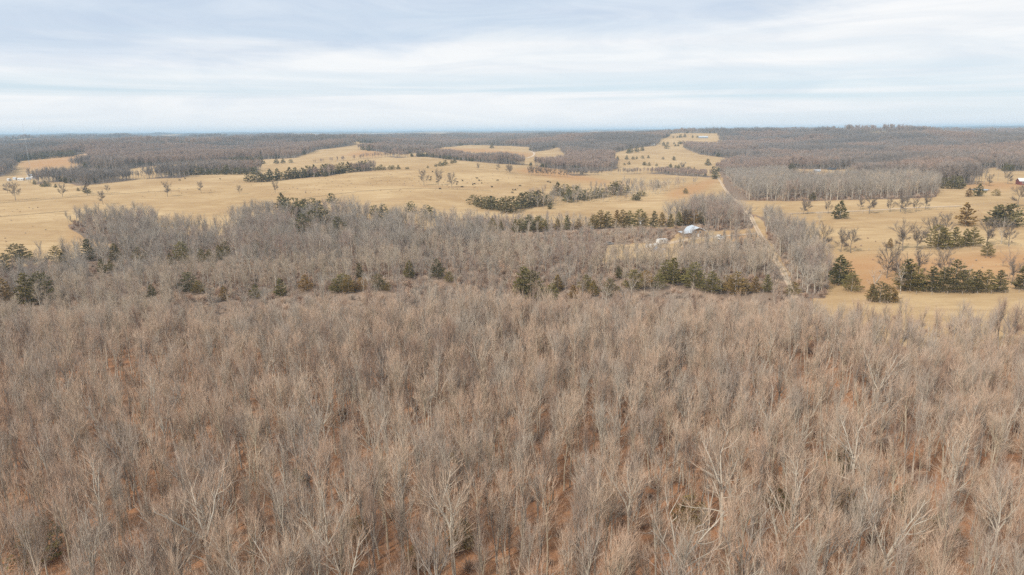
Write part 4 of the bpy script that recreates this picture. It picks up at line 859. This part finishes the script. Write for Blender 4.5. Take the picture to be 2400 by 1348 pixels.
# ------------------------------------------------------------------ buildings and yard
def root(name, u, v, rz, label, cat, group=None, h=0.0):
    x, y, z = unproj(u, v); e = bpy.data.objects.new(name, None); COL.objects.link(e); e.location = (x, y, z+h); e.rotation_euler = (0, 0, rz)
    tag(e, label, cat, group); return e
def gable(name, u, v, rz, w, l, h, rise, wall, roofm, label, cat='house', wins=2, door=True, group=None, chimney=False):
    """w across the gable (x), l along the ridge (y)"""
    e = root(name, u, v, rz, label, cat, group); hw, hl = w/2, l/2
    MB().prism([(-hw, -0.5), (hw, -0.5), (hw, h), (0, h+rise), (-hw, h)], -hl, hl).build('wall', M[wall], e)
    t_ = 0.12; ov = 0.35; sl = rise/hw
    r_ = MB().prism([(-hw-ov, h-ov*sl+0.02), (0, h+rise+0.02), (hw+ov, h-ov*sl+0.02), (hw+ov, h-ov*sl+t_+0.02), (0, h+rise+t_+0.04), (-hw-ov, h-ov*sl+t_+0.02)], -hl-ov, hl+ov).build('roof', M[roofm], e)
    if chimney: MB().box(-0.35, 0.35, -0.35, 0.35, rise*0.0+h+rise-0.3, h+rise+0.9).build('chimney', M['brown'], r_)
    for k in range(wins):
        yy = -hl+(k+0.5)*l/wins
        for sx in (-1, 1):
            wn = MB().box(sx*hw-0.03, sx*hw+0.03, yy-0.55, yy+0.55, h*0.38, h*0.80).build('window', M['white'], e)
            MB().box(sx*(hw+0.03)-0.012, sx*(hw+0.03)+0.012, yy-0.45, yy+0.45, h*0.42, h*0.76).build('pane', M['glass'], wn)
    if door: MB().box(-0.5, 0.5, -hl-0.04, -hl+0.03, 0, min(2.05, h*0.85)).build('door', M['white' if wall != 'white' else 'brown'], e)
    return e
# metal-roofed house: two-pitch gable end towards us, lean-to wing on its left
e = root('house', 1628, 552, 0.12, 'house with a pale folded metal roof and lean-to wing beside the driveway', 'house'); e.scale = (0.84, 0.84, 0.84)
MB().prism([(-4.2, -0.5), (4.2, -0.5), (4.2, 3.0), (2.9, 4.4), (0.3, 5.4), (-2.6, 4.5), (-4.2, 2.7)], -5.5, 5.5).build('wall', M['brown'], e)
MB().prism([(-4.7, 2.2), (-2.75, 4.45), (0.3, 5.45), (3.0, 4.45), (4.9, 3.1), (5.0, 3.35), (3.1, 4.75), (0.3, 5.78), (-2.9, 4.80), (-4.95, 2.4)], -6.3, 6.0).build('roof', M['metal'], e)
MB().prism([(-8.6, -0.5), (-4.3, -0.5), (-4.3, 2.3), (-8.6, 1.9)], -4.5, 4.0).build('wing_wall', M['brown'], e)
MB().prism([(-9.0, 1.92), (-4.25, 2.36), (-4.25, 2.55), (-9.0, 2.10)], -5.0, 4.4).build('wing_roof', M['metal'], e)
for x0 in (-1.6, 1.2):
    wn = MB().box(x0-0.6, x0+0.6, -5.56, -5.46, 2.2, 3.5).build('window', M['white'], e); MB().box(x0-0.5, x0+0.5, -5.58, -5.561, 2.3, 3.4).build('pane', M['glass'], wn)
MB().box(-0.3, 0.7, -5.55, -5.46, 0.0, 2.0).build('door', M['white'], e)
gable('farmhouse', 1952, 403, 0.5, 8, 11, 3.0, 2.2, 'tan', 'dark', 'tan farmhouse with a black roof in the clearing before the far right forest', chimney=True)
gable('shed', 1915, 404, 1.3, 4.5, 7, 2.4, 0.9, 'grey', 'metal', 'small grey shed on the lane left of the tan farmhouse', 'shed', 1)
gable('barn', 2400, 433, 1.35, 7, 10, 3.2, 2.2, 'red', 'white', 'red barn with a white roof at the right edge of the far field', 'barn', 2)
gable('barn', 1648, 324, 1.57, 9, 26, 3.2, 2.4, 'grey', 'metal', 'long grey metal barn on the far hilltop', 'barn', 3)
gable('shed', 1530, 341, 1.5, 5, 9, 2.6, 1.2, 'white', 'white', 'small white shed at the edge of the far middle ridge wood', 'shed', 1)
for k, (u, v, w, l, lab) in enumerate(((22, 424, 4.5, 7, 'leftmost of the small white buildings at the far edge of the left pasture'), (36, 422, 4, 6, 'second from the left of the small white buildings by the left pasture'),
        (50, 423, 5, 9, 'long white trailer home, middle of the white buildings by the left pasture'), (67, 422, 4, 6, 'fourth from the left of the white buildings by the left pasture'), (80, 419, 4.5, 8, 'rightmost of the white buildings by the left pasture'), (72, 414, 4.5, 8, 'white building set behind the others by the left pasture'))):
    gable('house', u, v, 0.9+0.35*k, w*0.75, l*0.75, 2.1, 0.8, 'white', 'metal' if k % 2 else 'white', lab, 'house', 2, group='white buildings by the left pasture')
# grain bin
e = root('grain_bin', 2000, 404, 0, 'white cone-roofed grain bin before the far right forest', 'silo')
MB().tube([(0, 0, -0.5), (0, 0, 4.2)], [2.6, 2.6], 20).build('wall', M['white'], e); MB().tube([(0, 0, 4.2), (0, 0, 6.0), (0, 0, 6.3)], [2.75, 0.5, 0.4], 20).build('roof', M['white'], e)
for z in (0.9, 1.9, 2.9, 3.9): MB().tube([(0, 0, z), (0, 0, z+0.08)], [2.64, 2.64], 20).build('band', M['metal'], e)
# yard: vehicles and clutter
def car(name, u, v, rz, paint, label, cat='car', pickup=False):
    e = root(name, u, v, rz, label, cat)
    prof = [(-2.2, 0.35), (2.2, 0.35), (2.25, 0.85), (1.1, 1.0), (0.55, 1.5), (-0.5 if pickup else -1.2, 1.5), (-0.7 if pickup else -1.9, 0.98), (-2.25, 0.95)]
    MB().prism(prof, -0.85, 0.85).build('body', M[paint], e)
    MB().prism([(1.0, 1.02), (0.52, 1.44), (-0.45 if pickup else -1.15, 1.44), (-0.6 if pickup else -1.7, 1.02)], -0.87, 0.87).build('window', M['glass'], e)
    for sx in (-1.35, 1.35):
        for sy in (-0.78, 0.78):
            w_ = MB().tube([(sx, sy-0.12, 0.33), (sx, sy+0.12, 0.33)], [0.34, 0.34], 12).build('wheel', M['rubber'], e); MB().tube([(sx, sy-0.13, 0.33), (sx, sy+0.13, 0.33)], [0.18, 0.18], 10).build('rim', M['metal'], w_)
    for sy in (-0.6, 0.6): MB().box(2.2, 2.27, sy-0.15, sy+0.15, 0.62, 0.78).build('headlight', M['white'], e)
car('parked_car', 1427, 574, 0.4, 'grey', 'grey car parked at the left end of the yard'); car('pickup_truck', 1685, 557, 0.7, 'white', 'white pickup parked on the driveway right of the house', 'truck', True)
car('parked_car', 1537, 578, 1.0, 'white', 'white car among the clutter in the yard'); car('parked_car', 1690, 562, 2.4, 'white', 'white car parked just below the white pickup')
e = root('camper_trailer', 1551, 572, 0.5, 'white camper trailer in the yard clutter', 'trailer')
MB().prism([(-2.6, 0.5), (2.3, 0.5), (2.7, 1.1), (2.5, 2.5), (-2.5, 2.6), (-2.7, 1.2)], -1.1, 1.1).build('body', M['white'], e); MB().box(-1.5, -0.3, -1.13, -1.101, 1.5, 2.1).build('window', M['glass'], e); MB().box(0.6, 1.3, -1.13, -1.101, 0.6, 2.2).build('door', M['grey'], e)
for sy in (-1.0, 1.0): MB().tube([(-0.2, sy-0.1, 0.33), (-0.2, sy+0.1, 0.33)], [0.33, 0.33], 12).build('wheel', M['rubber'], e)
MB().box(2.5, 3.6, -0.06, 0.06, 0.45, 0.55).build('hitch', M['dark'], e)
def heap(name, u, v, w, h, mat, label, cat, seed):
    q = np.random.default_rng(seed); vv = []; ff = []
    for i in range(5):
        for j in range(10):
            r_ = w*0.5*math.cos(i/4*1.45)*q.uniform(0.85, 1.15); vv.append((r_*math.cos(j*.628), r_*0.75*math.sin(j*.628), h*math.sin(i/4*1.5)*q.uniform(.9, 1.08)-0.05))
    for i in range(4): ff += [(i*10+j, i*10+(j+1) % 10, (i+1)*10+(j+1) % 10, (i+1)*10+j) for j in range(10)]
    ff.append(tuple(range(40, 50))); x, y, z = unproj(u, v); tag(link(name, pyd(name, vv, ff, M[mat]), loc=(x, y, z), rz=seed), label, cat)
heap('tarp_heap', 1538, 586, 3.6, 1.7, 'blue', 'heap under a blue tarp in the yard', 'tarp', 1); heap('scrap_heap', 1548, 589, 2.6, 0.9, 'grey', 'grey scrap heap right of the blue tarp', 'scrap', 2)
heap('scrap_heap', 1534, 591, 1.8, 0.7, 'tan', 'small tan scrap heap below the blue tarp', 'scrap', 3); heap('scrap_heap', 1556, 585, 2.2, 0.8, 'white', 'white scrap heap behind the blue tarp', 'scrap', 4)
for k, (u, v) in enumerate(((1517, 580), (1525, 580))):
    e = root('water_tank', u, v, 0, ('left' if k == 0 else 'right')+' one of two white tanks in the yard', 'tank'); MB().tube([(0, 0, 0), (0, 0, 1.5), (0, 0, 1.75)], [0.9, 0.9, 0.45], 14).build('tank_body', M['white'], e); MB().tube([(0, 0, 1.75), (0, 0, 1.88)], [0.25, 0.25], 10).build('lid', M['dark'], e)
def pole(u, v, hgt, label, arm=True, drum=True):
    e = root('utility_pole', u, v, 0.5, label, 'pole'); MB().tube([(0, 0, -0.5), (0, 0, hgt)], [0.17, 0.11], 8).build('shaft', M['wood_pole'], e)
    if arm: MB().box(-1.2, 1.2, -0.19, -0.07, hgt-0.7, hgt-0.55).build('crossarm', M['wood_pole'], e)
    if drum: MB().tube([(0.3, 0.0, hgt-2.2), (0.3, 0, hgt-1.3)], [0.24, 0.24], 10).build('transformer', M['white'], e)
    for sx in (-1.0, 1.0) if arm else (): MB().tube([(sx, -0.13, hgt-0.55), (sx, -0.13, hgt-0.35)], [0.06, 0.04], 6).build('insulator', M['white'], e)
pole(1499, 556, 9.0, 'utility pole with a transformer above the yard'); pole(2182, 467, 7.0, 'pale utility pole at the corner of the square wood', True, False); pole(1956, 416, 8.0, 'utility pole beside the tan farmhouse', True, False)
pole(2338, 424, 8.0, 'thin pale pole between the two trees left of the red barn', False, False)
# radio mast far away on the left
x, y, z = unproj(58, 322); az_ = math.atan2(x, y); x, y = 1250*math.sin(az_), 1250*math.cos(az_); z = float(zt(x, y))
e = bpy.data.objects.new('radio_mast', None); COL.objects.link(e); e.location = (x, y, z); tag(e, 'thin radio mast on the far left horizon', 'mast')
top = CAM_Z+17.5-z; mb = MB()
for k in range(3): mb.tube([(0.6*math.cos(k*2.09), 0.6*math.sin(k*2.09), -1), (0.45*math.cos(k*2.09), 0.45*math.sin(k*2.09), top)], [0.045, 0.035], 4)
mb.build('legs', M['metal'], e); mb = MB()
nst = int(top/1.6)
for i in range(nst):
    for k in range(3):
        a1, a2 = k*2.09+i*2.09, (k+1)*2.09+i*2.09; mb.tube([(0.55*math.cos(a1), 0.55*math.sin(a1), i*1.6), (0.55*math.cos(a2), 0.55*math.sin(a2), (i+1)*1.6)], [0.015, 0.015], 3)
mb.build('lattice', M['metal'], e); MB().tube([(0, 0, top), (0, 0, top+3)], [0.06, 0.03], 5).build('antenna', M['grey'], e)

# ------------------------------------------------------------------ fences, pond, cattle
def fence(s, label, step=6.0, hgt=1.3):
    p = line_px(s)[:, :2]; seg = np.concatenate([[0], np.cumsum(np.linalg.norm(np.diff(p, axis=0), axis=1))]); n_ = int(seg[-1]/step)+1; n_ = min(n_, 110)
    tt = np.linspace(0, seg[-1], n_); xx = np.interp(tt, seg, p[:, 0]); yy = np.interp(tt, seg, p[:, 1]); z_ = zt(xx, yy)
    e = bpy.data.objects.new('fence', None); COL.objects.link(e); e.location = (xx[0], yy[0], z_[0]); tag(e, label, 'fence')
    pm = MB().tube([(0, 0, -0.4), (0, 0, hgt)], [0.09, 0.08], 6).mesh('post', M['wood_pole'])
    for i in range(n_): link('post', pm, e, loc=(xx[i]-xx[0], yy[i]-yy[0], z_[i]-z_[0]))
    for q in (0.45, 0.8, 1.15):
        w_ = MB(); w_.tube([(xx[i]-xx[0], yy[i]-yy[0]+0.1, z_[i]-z_[0]+q) for i in range(n_)], [0.012]*n_, 3); w_.build('wire', M['wire'], e)
fence("1848,504 1900,502 1960,502 2040,500 2110,496 2200,492 2300,480 2400,474", 'wire fence along the dirt track in the right-hand pasture')
fence("1930,588 1990,590 2060,588 2150,590 2280,586 2420,576", 'wire fence below the pasture cedars on the right')
fence("0,474 60,470 147,463 205,459 280,454", 'wire fence across the left pasture'); fence("2110,690 2200,691 2300,690 2420,684", 'wire fence in front of the long cedar row', 5.0)
fence("600,414 760,410 880,402 1000,397 1060,388", 'wire fence along the crest of the big pasture', 8.0)
pw = np.array([unproj(u, v)[:2] for u, v in ((2268, 444), (2285, 442.5), (2305, 443), (2322, 445.5), (2312, 447.2), (2285, 446.5), (2270, 445.6))])
pz = float(np.max(zt(pw[:, 0], pw[:, 1])))+0.12; c0 = pw.mean(0); q = np.concatenate([pw, np.roll(pw, -1, 0)], 1).reshape(-1, 2)
o = link('pond', pyd('pond', [(c0[0], c0[1], pz)]+[(a_, b_, pz) for a_, b_ in pw], [(0, i+1, (i+1) % len(pw)+1) for i in range(len(pw))], M['water'])); tag(o, 'small pale pond above the right-hand pasture', kind='structure')
def cow_mesh(seed, graze):
    mb = MB(); hz = 0.35 if graze else 1.45
    mb.tube([(-1.05, 0, 1.1), (-0.95, 0, 1.08), (-0.5, 0, 1.02), (0.1, 0, 0.98), (0.6, 0, 1.05), (0.85, 0, 1.15), (1.15, 0, 1.12 if graze else 1.3), (1.4, 0, (hz+1.0)/2 if graze else 1.45), (1.55, 0, hz+0.1), (1.75, 0, hz-0.1)], [0.12, 0.30, 0.40, 0.43, 0.40, 0.33, 0.24, 0.17, 0.16, 0.08], 10)
    for sx in (-0.75, 0.6):
        for sy in (-0.2, 0.2): mb.tube([(sx, sy, 1.0), (sx-0.05, sy, 0.5), (sx, sy, -0.03)], [0.15, 0.085, 0.07], 7)
    mb.tube([(-1.08, 0, 1.25), (-1.2, 0, 0.95), (-1.2, 0, 0.5)], [0.05, 0.035, 0.05], 5)
    for sy in (-1, 1): mb.tube([(1.48, sy*0.1, hz+0.2), (1.44, sy*0.3, hz+0.2)], [0.05, 0.015], 5)
    me = mb.mesh('cow', M['cow_black']); me.polygons.foreach_set('use_smooth', [True]*len(me.polygons)); return me
COWS = [cow_mesh(0, True), cow_mesh(1, False)]
cw = [(988.5, 405), (1009.5, 417), (1010, 420.5), (1008, 424), (1024, 428.5), (1052, 408.5), (1072, 428.5), (1070.5, 433.5), (1084, 425), (1118, 419.5), (1123, 424.5), (1129, 430.5), (1108, 434), (1112, 432.5), (1166, 424.5), (1153, 439.7), (1202, 446.5), (1207.5, 446.5), (1219, 437), (1284, 427.5), (1289.5, 429), (1306, 429), (1031.5, 444), (1082.5, 439.5), (1014, 404), (1201, 453), (421, 424), (434, 420), (516, 421)]
for k, (u, v) in enumerate(sorted(cw)):
    x, y, z = unproj(u, v); o = link('cow', COWS[k % 3 == 2], loc=(x, y, z), rz=k*2.4)
    lab = '%s from the left of the black cattle on the big pasture' % (ORD[k] if k < 20 else ('twenty-'+ORD[k-20] if k < 29 else 'last')); tag(o, lab, 'cow', 'cattle on the big pasture')
# low weeds in the pastures
wp = []
for s, sp in (("0,600 150,520 150,480 400,470 560,460 900,455 1200,455 1330,440 1200,405 1000,400 600,420 300,440 0,470", 11), ("1860,560 1960,585 2400,570 2400,490 2250,495 1900,525", 9), ("1970,680 2050,600 2400,600 2400,670", 7)):
    wp.append(fill(poly_px(s), sp, rng, 0.9))
wp = np.concatenate(wp); wp = wp[VN.fbm(wp[:, 0]/60, wp[:, 1]/60, 3)+rng.normal(size=len(wp))*0.08 > 0.5]
scatter('weeds', wp, G_BUSH, 4, rng, 0.2, 0.6, 'low brown weed clumps dotted over the pastures', 'weeds')

# ------------------------------------------------------------------ haze
zb, zt_ = float(GZ.min())-1.0, max(float(GZ.max())+2.0, float(GZ[R1 < 4400].max())+20.0, 78.0)
hb = MB().box(-30000, 30000, -30000, 30000, zb, zt_)
m = bpy.data.materials.new('haze'); m.use_nodes = True; m.cycles.homogeneous_volume = True; nt = m.node_tree; nt.nodes.clear()
pv = N(nt, 'ShaderNodeVolumePrincipled', inp={'Color': (0.58, 0.80, 1.0, 1), 'Density': 1.25e-4, 'Anisotropy': 0.0, 'Density Attribute': ''}); N(nt, 'ShaderNodeOutputMaterial', inp={'Volume': pv.outputs[0]})
o = hb.build('haze', m); tag(o, 'thin bluish haze filling the air over the land', 'haze', kind='stuff')
